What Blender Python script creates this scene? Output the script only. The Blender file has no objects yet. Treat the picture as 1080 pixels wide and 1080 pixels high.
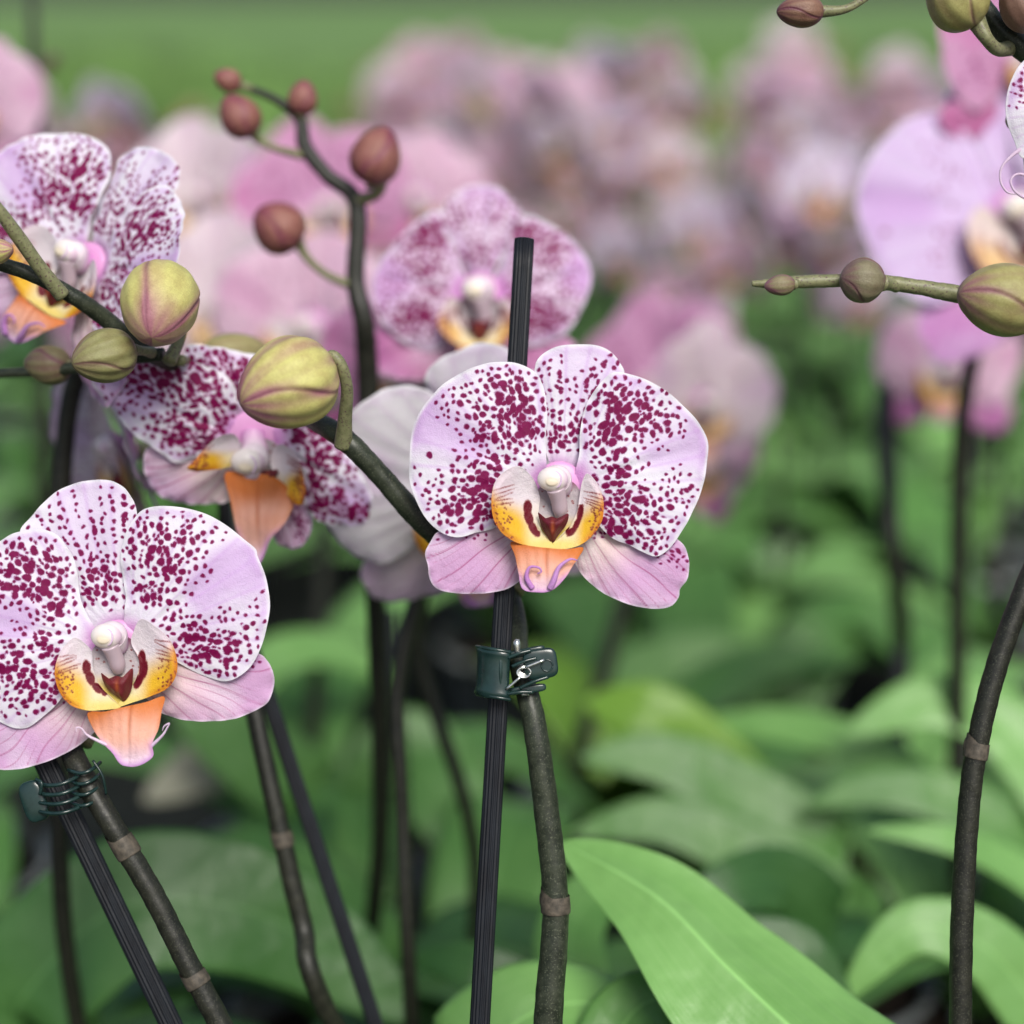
import bpy, math, random
import numpy as np
from mathutils import Vector, Matrix, Euler
random.seed(7)
RS = np.random.RandomState(11)
scene = bpy.context.scene
COL = scene.collection
PI = math.pi

# ------------------------------------------------------------------ camera frame
TILT = math.radians(17.0)
C0 = Vector((0, 0, 0.566))
FW = Vector((0, math.cos(TILT), -math.sin(TILT)))
UP = Vector((0, math.sin(TILT), math.cos(TILT)))
RT = Vector((1, 0, 0))
def W(px, d): return px / 1080.0 * 0.6 * d           # size in metres of px photo pixels at distance d
def P(px, py, d): return C0 + FW * d + RT * W(px - 540, d) + UP * W(540 - py, d)
CAMROT = Matrix((RT, FW, UP)).transposed()             # columns: right, away, up

# ------------------------------------------------------------------ tagging
def tag(o, label=None, cat=None, group=None, kind=None):
    if label: o['label'] = label
    if cat: o['category'] = cat
    if group: o['group'] = group
    if kind: o['kind'] = kind
    return o
def thing(name, loc, label, cat, group=None):
    o = bpy.data.objects.new(name, None); COL.objects.link(o)
    o.empty_display_size = 0.02
    o.location = loc
    return tag(o, label, cat, group)
def link(name, me, parent=None, mat4=None):
    o = bpy.data.objects.new(name, me); COL.objects.link(o)
    if parent is not None: o.parent = parent
    if mat4 is not None: o.matrix_basis = mat4
    return o
def make_mesh(name, V, F, mats, smooth=True, midx=None):
    me = bpy.data.meshes.new(name)
    V = np.asarray(V, dtype=float)
    me.from_pydata([tuple(v) for v in V], [], [tuple(int(i) for i in f) for f in F])
    for m in (mats if isinstance(mats, (list, tuple)) else [mats]): me.materials.append(m)
    if midx is not None: me.polygons.foreach_set('material_index', np.asarray(midx, dtype=np.int32))
    me.polygons.foreach_set('use_smooth', [smooth] * len(me.polygons))
    me.update()
    return me
def set_float(me, name, arr):
    a = me.attributes.new(name, 'FLOAT', 'POINT'); a.data.foreach_set('value', np.asarray(arr, dtype=np.float32))
def set_col(me, name, arr):
    a = me.attributes.new(name, 'FLOAT_COLOR', 'POINT')
    c = np.ones((len(arr), 4), dtype=np.float32); c[:, :3] = arr
    a.data.foreach_set('color', c.ravel())
def merge(parts):
    """parts: list of (V,F,midx_value,attrs dict) -> combined arrays"""
    Vs, Fs, Ms, n = [], [], [], 0
    A = {}
    for V, F, mi, at in parts:
        V = np.asarray(V, float); Vs.append(V)
        Fs += [tuple(int(i) + n for i in f) for f in F]; Ms += [mi] * len(F)
        for k in at: A.setdefault(k, [])
        n += len(V)
    for k in A:
        for V, F, mi, at in parts:
            A[k].append(np.asarray(at[k]))
        A[k] = np.concatenate(A[k])
    return np.concatenate(Vs), Fs, Ms, A

# ------------------------------------------------------------------ materials
def newmat(name):
    m = bpy.data.materials.new(name); m.use_nodes = True
    nt = m.node_tree; nt.nodes.clear()
    out = nt.nodes.new('ShaderNodeOutputMaterial')
    return m, nt, out
def N(nt, typ, **kw):
    n = nt.nodes.new(typ)
    for k, v in kw.items():
        if k in n.inputs: n.inputs[k].default_value = v
        else: setattr(n, k, v)
    return n
def L(nt, a, b): nt.links.new(a, b)
def noise(nt, scale, detail=3.0, rough=0.5, coord='Object', stretch=None):
    tc = N(nt, 'ShaderNodeTexCoord')
    src = tc.outputs[coord]
    if stretch:
        mp = N(nt, 'ShaderNodeMapping'); mp.inputs['Scale'].default_value = stretch
        L(nt, src, mp.inputs['Vector']); src = mp.outputs['Vector']
    n = N(nt, 'ShaderNodeTexNoise'); n.inputs['Scale'].default_value = scale
    n.inputs['Detail'].default_value = detail; n.inputs['Roughness'].default_value = rough
    L(nt, src, n.inputs['Vector'])
    return n
def ramp(nt, fac, stops):
    r = N(nt, 'ShaderNodeValToRGB')
    el = r.color_ramp.elements
    while len(el) < len(stops): el.new(0.5)
    for e, (p, c) in zip(el, stops):
        e.position = p; e.color = (*c, 1) if len(c) == 3 else c
    L(nt, fac, r.inputs['Fac'])
    return r
def mixc(nt, fac, a, b, blend='MIX'):
    m = N(nt, 'ShaderNodeMix'); m.data_type = 'RGBA'; m.blend_type = blend
    for v, i in ((fac, 0), (a, 6), (b, 7)):
        if isinstance(v, (int, float)): m.inputs[i].default_value = v
        elif isinstance(v, tuple): m.inputs[i].default_value = (*v, 1)
        else: L(nt, v, m.inputs[i])
    return m.outputs[2]
def bump(nt, h, strength, dist, prev=None):
    b = N(nt, 'ShaderNodeBump'); b.inputs['Strength'].default_value = strength; b.inputs['Distance'].default_value = dist
    L(nt, h, b.inputs['Height'])
    if prev: L(nt, prev, b.inputs['Normal'])
    return b.outputs['Normal']

def petal_mat(name, trans=0.28, spotcol=(0.135, 0.0005, 0.036), spot2=(0.29, 0.003, 0.11), rough=0.5, fringe=(0.50, 0.13, 0.45)):
    m, nt, out = newmat(name)
    at = N(nt, 'ShaderNodeAttribute', attribute_name='tint')
    sp = N(nt, 'ShaderNodeAttribute', attribute_name='spot')
    n1 = noise(nt, 500, 4, 0.6)
    n2 = noise(nt, 2600, 2, 0.6)
    # spot edge, softened and roughened a little
    ad = N(nt, 'ShaderNodeMath', operation='MULTIPLY_ADD')
    L(nt, n2.outputs['Fac'], ad.inputs[0]); ad.inputs[1].default_value = -1.6
    L(nt, sp.outputs['Fac'], ad.inputs[2])
    ma = N(nt, 'ShaderNodeMapRange'); ma.inputs['From Min'].default_value = -1.35; ma.inputs['From Max'].default_value = -0.1
    ma.interpolation_type = 'SMOOTHSTEP'
    ma.inputs['To Min'].default_value = 1; ma.inputs['To Max'].default_value = 0
    L(nt, ad.outputs[0], ma.inputs['Value'])
    base = mixc(nt, ramp(nt, n1.outputs['Fac'], [(0.35, (0, 0, 0)), (0.7, (0.35, 0.35, 0.35))]).outputs[0], at.outputs['Color'], (0.95, 0.86, 0.95), 'MULTIPLY')
    sc = mixc(nt, n1.outputs['Fac'], spotcol, spot2)
    mb = N(nt, 'ShaderNodeMapRange'); mb.inputs['From Min'].default_value = -1.0; mb.inputs['From Max'].default_value = 0.55
    mb.interpolation_type = 'SMOOTHSTEP'; mb.inputs['To Min'].default_value = 0.75; mb.inputs['To Max'].default_value = 0
    L(nt, ad.outputs[0], mb.inputs['Value'])
    base = mixc(nt, mb.outputs[0], base, fringe)
    col = mixc(nt, ma.outputs[0], base, sc)
    p = N(nt, 'ShaderNodeBsdfPrincipled'); p.inputs['Roughness'].default_value = rough
    p.inputs['Specular IOR Level'].default_value = 0.22
    L(nt, col, p.inputs['Base Color'])
    nb = bump(nt, n2.outputs['Fac'], 0.45, 0.0005)
    nb = bump(nt, n1.outputs['Fac'], 0.35, 0.001, nb)
    L(nt, nb, p.inputs['Normal'])
    t = N(nt, 'ShaderNodeBsdfTranslucent'); L(nt, col, t.inputs['Color'])
    mx = N(nt, 'ShaderNodeMixShader'); mx.inputs[0].default_value = trans
    L(nt, p.outputs[0], mx.inputs[1]); L(nt, t.outputs[0], mx.inputs[2])
    L(nt, mx.outputs[0], out.inputs['Surface'])
    return m
def tint_mat(name, rough=0.45, trans=0.0, bscale=1500, bstr=0.3, spec=0.4, mot=0.6):
    """material whose pigment comes from the mesh's own colour attribute"""
    m, nt, out = newmat(name)
    at = N(nt, 'ShaderNodeAttribute', attribute_name='tint')
    n1 = noise(nt, bscale, 4, 0.6); n0 = noise(nt, bscale * 0.12, 3, 0.6)
    c = mixc(nt, ramp(nt, n1.outputs['Fac'], [(0.35, (0, 0, 0)), (0.75, (mot, mot, mot))]).outputs[0], at.outputs['Color'], (0.72, 0.68, 0.66), 'MULTIPLY')
    c = mixc(nt, ramp(nt, n0.outputs['Fac'], [(0.4, (0, 0, 0)), (0.75, (mot, mot, mot))]).outputs[0], c, (0.75, 0.65, 0.66), 'MULTIPLY')
    p = N(nt, 'ShaderNodeBsdfPrincipled'); p.inputs['Roughness'].default_value = rough
    p.inputs['Specular IOR Level'].default_value = spec
    L(nt, c, p.inputs['Base Color']); L(nt, bump(nt, n1.outputs['Fac'], bstr, 0.0004), p.inputs['Normal'])
    if trans:
        t = N(nt, 'ShaderNodeBsdfTranslucent'); L(nt, c, t.inputs['Color'])
        mx = N(nt, 'ShaderNodeMixShader'); mx.inputs[0].default_value = trans
        L(nt, p.outputs[0], mx.inputs[1]); L(nt, t.outputs[0], mx.inputs[2]); L(nt, mx.outputs[0], out.inputs['Surface'])
    else: L(nt, p.outputs[0], out.inputs['Surface'])
    return m
def leaf_mat(name, c1, c2, rough=0.38, trans=0.25):
    m, nt, out = newmat(name)
    u = N(nt, 'ShaderNodeAttribute', attribute_name='across')
    v = N(nt, 'ShaderNodeAttribute', attribute_name='along')
    n1 = noise(nt, 30, 4, 0.6); n2 = noise(nt, 700, 3, 0.6)
    col = mixc(nt, ramp(nt, n1.outputs['Fac'], [(0.3, (0, 0, 0)), (0.72, (1, 1, 1))]).outputs[0], c1, c2)
    # midrib and lengthwise veins
    ab = N(nt, 'ShaderNodeMath', operation='ABSOLUTE'); L(nt, u.outputs['Fac'], ab.inputs[0])
    rib = ramp(nt, ab.outputs[0], [(0.0, (1, 1, 1)), (0.035, (0, 0, 0))])
    cb = N(nt, 'ShaderNodeCombineXYZ'); 
    mu = N(nt, 'ShaderNodeMath', operation='MULTIPLY'); L(nt, u.outputs['Fac'], mu.inputs[0]); mu.inputs[1].default_value = 14
    mv = N(nt, 'ShaderNodeMath', operation='MULTIPLY'); L(nt, v.outputs['Fac'], mv.inputs[0]); mv.inputs[1].default_value = 1.2
    L(nt, mu.outputs[0], cb.inputs[0]); L(nt, mv.outputs[0], cb.inputs[1])
    vn = N(nt, 'ShaderNodeTexNoise'); vn.inputs['Scale'].default_value = 1.6; vn.inputs['Detail'].default_value = 3
    L(nt, cb.outputs[0], vn.inputs['Vector'])
    col = mixc(nt, ramp(nt, vn.outputs['Fac'], [(0.35, (0, 0, 0)), (0.7, (0.5, 0.5, 0.5))]).outputs[0], col, (0.80, 0.90, 0.74), 'MULTIPLY')
    rf = N(nt, 'ShaderNodeMath', operation='MULTIPLY'); L(nt, rib.outputs[0], rf.inputs[0]); rf.inputs[1].default_value = 0.45
    col = mixc(nt, rf.outputs[0], col, tuple(min(1, x * 1.9 + 0.03) for x in c2))
    p = N(nt, 'ShaderNodeBsdfPrincipled'); p.inputs['Roughness'].default_value = rough
    p.inputs['Specular IOR Level'].default_value = 0.5
    L(nt, col, p.inputs['Base Color'])
    nb = bump(nt, vn.outputs['Fac'], 0.2, 0.0010)
    nb = bump(nt, n2.outputs['Fac'], 0.15, 0.0006, nb)
    n3 = noise(nt, 55, 2, 0.5); nb = bump(nt, n3.outputs['Fac'], 0.35, 0.006, nb)
    L(nt, nb, p.inputs['Normal'])
    t = N(nt, 'ShaderNodeBsdfTranslucent'); L(nt, col, t.inputs['Color'])
    mx = N(nt, 'ShaderNodeMixShader'); mx.inputs[0].default_value = trans
    L(nt, p.outputs[0], mx.inputs[1]); L(nt, t.outputs[0], mx.inputs[2]); L(nt, mx.outputs[0], out.inputs['Surface'])
    return m
def simple_mat(name, c1, c2, scale, rough=0.5, bstr=0.4, bdist=0.0005, spec=0.4, detail=4, metallic=0.0, stretch=None, speck=None):
    m, nt, out = newmat(name)
    n1 = noise(nt, scale, detail, 0.6, stretch=stretch)
    col = mixc(nt, ramp(nt, n1.outputs['Fac'], [(0.35, (0, 0, 0)), (0.68, (1, 1, 1))]).outputs[0], c1, c2)
    if speck:
        n2 = noise(nt, speck[1], 2, 0.5)
        col = mixc(nt, ramp(nt, n2.outputs['Fac'], [(0.58, (0, 0, 0)), (0.66, (1, 1, 1))]).outputs[0], col, speck[0])
    p = N(nt, 'ShaderNodeBsdfPrincipled'); p.inputs['Roughness'].default_value = rough
    p.inputs['Specular IOR Level'].default_value = spec; p.inputs['Metallic'].default_value = metallic
    L(nt, col, p.inputs['Base Color']); L(nt, bump(nt, n1.outputs['Fac'], bstr, bdist), p.inputs['Normal'])
    L(nt, p.outputs[0], out.inputs['Surface'])
    return m

M_PETAL = petal_mat('petal_speckled')
M_LIP = petal_mat('lip_pigment', trans=0.15, spotcol=(0.11, 0.004, 0.014), spot2=(0.17, 0.008, 0.02), rough=0.33, fringe=(0.36, 0.06, 0.05))
M_SOFT = tint_mat('waxy_white', rough=0.3, trans=0.10, bscale=1200, bstr=0.08, mot=0.08)
M_BUD = tint_mat('bud_skin', rough=0.42, bscale=2400, bstr=0.5, spec=0.4, mot=0.8)
M_STEM = simple_mat('stem_bark', (0.014, 0.019, 0.011), (0.040, 0.048, 0.030), 300, 0.42, 0.45, 0.0004, speck=((0.075, 0.085, 0.055), 2000))
M_STEMD = simple_mat('stem_bark_dark', (0.008, 0.009, 0.006), (0.022, 0.023, 0.015), 300, 0.45, 0.45, 0.0004, speck=((0.050, 0.052, 0.036), 2200))
M_TWIG = simple_mat('stem_green', (0.15, 0.16, 0.075), (0.25, 0.25, 0.13), 500, 0.45, 0.35, 0.0004, speck=((0.10, 0.06, 0.06), 1500))
M_BRACT = simple_mat('dry_bract', (0.045, 0.040, 0.030), (0.12, 0.10, 0.075), 500, 0.6, 0.4, 0.0004)
M_STAKE = simple_mat('stake_black', (0.005, 0.006, 0.009), (0.010, 0.013, 0.018), 350, 0.5, 0.3, 0.0004, spec=0.35, stretch=(1, 1, 0.06))
M_CLIP = simple_mat('clip_plastic', (0.008, 0.024, 0.022), (0.014, 0.038, 0.034), 300, 0.22, 0.15, 0.0002, spec=0.6)
M_WIRE = simple_mat('spring_wire', (0.55, 0.58, 0.55), (0.75, 0.78, 0.75), 800, 0.22, 0.1, 0.0002, metallic=0.9)
M_LEAF = leaf_mat('leaf_green', (0.085, 0.23, 0.050), (0.14, 0.31, 0.080))
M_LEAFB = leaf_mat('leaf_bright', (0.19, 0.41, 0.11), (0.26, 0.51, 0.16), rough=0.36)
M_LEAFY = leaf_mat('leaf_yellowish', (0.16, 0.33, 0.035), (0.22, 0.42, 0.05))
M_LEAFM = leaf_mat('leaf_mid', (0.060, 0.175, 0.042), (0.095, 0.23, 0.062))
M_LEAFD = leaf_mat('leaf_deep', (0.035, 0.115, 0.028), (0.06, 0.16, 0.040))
M_LEAFT = leaf_mat('leaf_tan', (0.30, 0.30, 0.22), (0.40, 0.39, 0.30), rough=0.6)
M_POT = simple_mat('pot_plastic', (0.20, 0.22, 0.22), (0.30, 0.33, 0.33), 60, 0.3, 0.1, 0.0005)
M_SOIL = simple_mat('bark_mix', (0.015, 0.011, 0.008), (0.07, 0.045, 0.03), 160, 0.85, 1.0, 0.006)
M_ROOT = simple_mat('bench_dark', (0.006, 0.009, 0.007), (0.016, 0.020, 0.016), 25, 0.8, 0.6, 0.003)

# ------------------------------------------------------------------ curves and tubes
def catmull(pts, n_per=10, closed=False):
    pts = np.asarray(pts, float); n = len(pts); out = []
    rng = n if closed else n - 1
    for i in range(rng):
        if closed: p0, p1, p2, p3 = pts[(i-1) % n], pts[i], pts[(i+1) % n], pts[(i+2) % n]
        else: p0, p1, p2, p3 = pts[max(i-1, 0)], pts[i], pts[i+1], pts[min(i+2, n-1)]
        for k in range(n_per):
            t = k / n_per
            out.append(0.5 * ((2*p1) + (-p0+p2)*t + (2*p0-5*p1+4*p2-p3)*t*t + (-p0+3*p1-3*p2+p3)*t**3))
    if not closed: out.append(pts[-1])
    return np.array(out)
def resample(poly, S):
    q = np.vstack([poly, poly[:1]])
    s = np.concatenate([[0], np.cumsum(np.linalg.norm(np.diff(q, axis=0), axis=1))])
    t = np.linspace(0, s[-1], S, endpoint=False)
    return np.stack([np.interp(t, s, q[:, k]) for k in range(q.shape[1])], 1)
def tube(pts, radii, seg=14, n_per=8, flute=0, fdepth=0.0, cap=True, wob=0.0, curve=True):
    """pts Nx3 with one radius each -> V,F"""
    pr = np.hstack([np.asarray([tuple(p) for p in pts], float), np.asarray(radii, float)[:, None]])
    c = catmull(pr, n_per) if curve else pr
    ctr, rad = c[:, :3], c[:, 3]
    T = np.gradient(ctr, axis=0); T /= np.linalg.norm(T, axis=1)[:, None] + 1e-12
    a = np.array([0, 0, 1.0]) if abs(T[0][2]) < 0.9 else np.array([1.0, 0, 0])
    nrm = np.cross(T[0], a); nrm /= np.linalg.norm(nrm)
    V = []
    for i in range(len(ctr)):
        nrm = nrm - T[i] * np.dot(nrm, T[i]); nrm /= np.linalg.norm(nrm)
        b = np.cross(T[i], nrm)
        for k in range(seg):
            th = 2*PI*k/seg
            r = rad[i] * (1 - fdepth * (0.5 - 0.5*math.cos(flute*th) if flute else 0))
            if wob: r *= 1 + wob*math.sin(i*1.7 + 2*th) * math.sin(i*0.61+th)
            V.append(ctr[i] + r * (math.cos(th)*nrm + math.sin(th)*b))
    F = []
    for i in range(len(ctr)-1):
        for k in range(seg):
            k2 = (k+1) % seg
            F.append((i*seg+k, i*seg+k2, (i+1)*seg+k2, (i+1)*seg+k))
    if cap:
        n = len(V); V.append(ctr[0]); V.append(ctr[-1]); e = (len(ctr)-1)*seg
        for k in range(seg):
            k2 = (k+1) % seg
            F.append((n, k2, k)); F.append((n+1, e+k, e+k2))
    return np.array(V), F
def ellipsoid(c, rx, ry, rz, rot=None, nu=24, nv=16, f=None):
    V, F = [], []
    for j in range(nv+1):
        ph = PI*j/nv
        for i in range(nu):
            th = 2*PI*i/nu
            v = np.array([math.sin(ph)*math.cos(th)*rx, math.sin(ph)*math.sin(th)*ry, math.cos(ph)*rz])
            if f: v = f(v, th, ph)
            if rot is not None: v = rot @ v
            V.append(v + np.asarray(c))
    for j in range(nv):
        for i in range(nu):
            i2 = (i+1) % nu
            F.append((j*nu+i, (j+1)*nu+i, (j+1)*nu+i2, j*nu+i2))
    return np.array(V), F
def sub(V, o): return V - np.array([o.x, o.y, o.z])

# ------------------------------------------------------------------ spots and petals
class Waves:
    def __init__(s, seed, freq, n=7):
        r = np.random.RandomState(seed); a = r.rand(n)*2*PI; f = freq*(0.6+0.8*r.rand(n))
        s.k = np.stack([np.cos(a)*f, np.sin(a)*f], 1); s.p = r.rand(n)*2*PI; s.n = n
    def __call__(s, X): return np.sin(X @ s.k.T + s.p).sum(1) / math.sqrt(s.n)
def sstep(a, b, x):
    t = np.clip((x-a)/(b-a), 0, 1); return t*t*(3-2*t)
def inside(poly, X):
    r = np.zeros(len(X), bool); n = len(poly); j = n-1
    for i in range(n):
        xi, yi = poly[i]; xj, yj = poly[j]
        c = ((yi > X[:, 1]) != (yj > X[:, 1])) & (X[:, 0] < (xj-xi)*(X[:, 1]-yi)/(yj-yi+1e-12)+xi)
        r ^= c; j = i
    return r
def edge_dist(poly, X):
    d = np.full(len(X), 1e9); n = len(poly)
    for i in range(n):
        a = poly[i]; b = poly[(i+1) % n]; ab = b-a
        t = np.clip(((X-a) @ ab)/(ab@ab+1e-12), 0, 1)
        d = np.minimum(d, np.linalg.norm(X - a - t[:, None]*ab, axis=1))
    return d
def density(X, G):
    d = np.zeros(len(X))
    for cx, cy, sx, sy, a in G:
        d = np.maximum(d, a*np.exp(-((X[:, 0]-cx)/sx)**2/2-((X[:, 1]-cy)/sy)**2/2))
    return d
def make_spots(poly, base, G, rmin, rmax, tries, seed, edge=0, clear=0, rows=0):
    """list of ellipses (x,y,ra,rb,angle): pigment dots, bigger and closer where the blotches are dense"""
    r = np.random.RandomState(seed)
    lo, hi = poly.min(0), poly.max(0)
    C = lo + (hi-lo)*r.rand(tries, 2)
    if rows:
        dv = C-base; an = np.arctan2(dv[:, 1], dv[:, 0]); q = math.radians(rows)
        am = math.atan2(*(poly.mean(0)-base)[::-1])
        a2 = am+(np.round((an-am)/q)+r.randn(len(C))*0.10)*q
        rad_ = np.linalg.norm(dv, axis=1); keep = r.rand(len(C)) < np.clip((rad_-45)/60, 0, 0.9)
        an = np.where(keep, a2, an); C = base+np.stack([np.cos(an), np.sin(an)], 1)*rad_[:, None]
    C = C[inside(poly, C)]
    ed = edge_dist(poly, C)
    D = density(C, G)
    bd = np.linalg.norm(C-base, axis=1)
    out = []; XY = np.zeros((0, 2)); RR = np.zeros(0)
    for c, d, e, b in zip(C, D, ed, bd):
        if d < 0.10 or e < edge or b < clear: continue
        if r.rand() > 1.5*d**1.6: continue
        rad = rmin + (rmax-rmin)*(d**1.2)*(0.30+0.70*r.rand())
        if r.rand() < 0.20: rad = rmin*(0.8+0.5*r.rand())
        if len(RR):
            gap = np.linalg.norm(XY-c, axis=1) - RR - rad
            if gap.min() < (rmin*(0.25 + 1.8*(1-d)) if r.rand() > 0.20*d*d+0.01 else -rad*0.6): continue
        el = 1 + 0.75*r.rand()*d
        ang = math.atan2(c[1]-base[1], c[0]-base[0]) + r.randn()*0.45
        out.append((c[0], c[1], rad*math.sqrt(el), rad/math.sqrt(el), ang))
        XY = np.vstack([XY, c]); RR = np.append(RR, rad)
    return out
def spot_field(X, spots, k=0.0):
    s = np.full(len(X), 6.0)
    for cx, cy, ra, rb, an in spots:
        dx = X[:, 0]-cx; dy = X[:, 1]-cy
        near = (np.abs(dx) < ra+7) & (np.abs(dy) < ra+7)
        if not near.any(): continue
        dx, dy = dx[near], dy[near]
        u = dx*math.cos(an)+dy*math.sin(an); v = -dx*math.sin(an)+dy*math.cos(an)
        q = np.sqrt((u/ra)**2+(v/rb)**2)
        d = (q-1)*min(ra, rb)*(1.0)
        s[near] = np.minimum(s[near], d)
    return s
def patch(outline, ctr=None, R=40, S=120, H=None, color=None, spots=None, extra=None, warp=3.0, seed=1, thick=1.1, ush=0.0):
    """Filled, curved petal from an outline in flower units. Returns V (x, away, up), F, attrs. Has two skins and a rim."""
    poly = resample(catmull(outline, 10, True), S)
    c = np.array(ctr if ctr is not None else poly.mean(0), float)
    t = (np.arange(1, R+1)/R)
    t = 1-(1-t)**1.12
    X = np.vstack([c[None], (c + t[:, None, None]*(poly-c)[None]).reshape(-1, 2)])
    tt = np.concatenate([[0], np.repeat(t, S)])
    th = np.concatenate([[0], np.tile(np.arange(S)/S*2*PI, R)])
    ed = edge_dist(resample(poly, min(S, 90)), X); ed[-S:] = 0
    h = H(X, tt, th, ed)
    tint = color(X, tt, ed)
    if spots:
        wv = Waves(seed+50, 0.16); wv2 = Waves(seed+51, 0.16); wv3 = Waves(seed+52, 0.55); wv4 = Waves(seed+53, 0.55)
        Xw = X + warp*(0.45*np.stack([wv(X), wv2(X)], 1)+0.17*np.stack([wv3(X), wv4(X)], 1))
        sp = spot_field(Xw, spots)
    else: sp = np.full(len(X), 6.0)
    n = len(X)
    tk = thick*(0.14+0.86*sstep(0, 7, ed))
    front = np.stack([X[:, 0], -(h+tk/2), -X[:, 1]], 1)
    back = np.stack([X[:, 0], -(h-tk/2), -X[:, 1]], 1)
    F = []
    def ring(off, flip):
        fs = []
        for k in range(S):
            f = (off, off+1+k, off+1+(k+1) % S)
            fs.append(f[::-1] if flip else f)
        for i in range(R-1):
            a = off+1+i*S; b = a+S
            for k in range(S):
                k2 = (k+1) % S
                f = (a+k, b+k, b+k2, a+k2)
                fs.append(f[::-1] if flip else f)
        return fs
    F = ring(0, False)+ring(n, True)
    a = 1+(R-1)*S
    for k in range(S):
        k2 = (k+1) % S
        F.append((a+k, n+a+k, n+a+k2, a+k2))
    V = np.vstack([front, back])
    return V, F, {'tint': np.vstack([tint, tint*np.array([0.95, 0.9, 0.95])]), 'spot': np.concatenate([sp, sp+1.6])}
def patch_mesh(name, pt, s, mat, bend=None):
    V, F, A = pt
    V = V.copy()
    if bend: V = bend(V)
    me = make_mesh(name, V*s, F, mat)
    set_col(me, 'tint', A['tint']); set_float(me, 'spot', A['spot'])
    return me

def lerp3(a, b, f): return np.asarray(a)*(1-f[:, None])+np.asarray(b)*f[:, None]

PALETTES = {
 'farpink': dict(white=(0.90, 0.66, 0.80), lilac=(0.84, 0.48, 0.68), edge=(0.92, 0.84, 0.90), sep=(0.80, 0.42, 0.62), cream=(0.86, 0.62, 0.64), vein=(0.6, 0.2, 0.45)),
 'farpale': dict(white=(0.92, 0.82, 0.86), lilac=(0.86, 0.66, 0.80), edge=(0.92, 0.90, 0.92), sep=(0.84, 0.58, 0.70), cream=(0.90, 0.78, 0.70), vein=(0.7, 0.4, 0.6)),
 'lilac': dict(white=(0.74, 0.60, 0.84), lilac=(0.62, 0.36, 0.72), edge=(0.84, 0.80, 0.90), sep=(0.60, 0.28, 0.58), cream=(0.70, 0.46, 0.62), vein=(0.50, 0.16, 0.50)),
 'stipple': dict(white=(0.80, 0.66, 0.80), lilac=(0.66, 0.36, 0.72), edge=(0.84, 0.80, 0.87), sep=(0.60, 0.20, 0.48), cream=(0.66, 0.38, 0.50), vein=(0.48, 0.14, 0.36)),
 'speckled': dict(white=(0.88, 0.865, 0.93), lilac=(0.66, 0.42, 0.77), edge=(0.88, 0.88, 0.92), sep=(0.72, 0.45, 0.70), cream=(0.84, 0.70, 0.66), vein=(0.45, 0.05, 0.24)),
 'pink':     dict(white=(0.82, 0.60, 0.72), lilac=(0.70, 0.38, 0.58), edge=(0.82, 0.74, 0.84), sep=(0.55, 0.20, 0.46), cream=(0.62, 0.42, 0.52), vein=(0.42, 0.08, 0.32)),
 'pale':     dict(white=(0.88, 0.78, 0.80), lilac=(0.74, 0.52, 0.70), edge=(0.84, 0.82, 0.88), sep=(0.66, 0.40, 0.60), cream=(0.80, 0.70, 0.66), vein=(0.60, 0.30, 0.52)),
 'white':    dict(white=(0.84, 0.83, 0.86), lilac=(0.76, 0.62, 0.80), edge=(0.86, 0.87, 0.89), sep=(0.70, 0.54, 0.72), cream=(0.80, 0.72, 0.70), vein=(0.62, 0.38, 0.58)),
 'magenta':  dict(white=(0.70, 0.40, 0.60), lilac=(0.62, 0.22, 0.46), edge=(0.78, 0.60, 0.74), sep=(0.55, 0.18, 0.38), cream=(0.55, 0.30, 0.42), vein=(0.38, 0.06, 0.28)),
}
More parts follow.
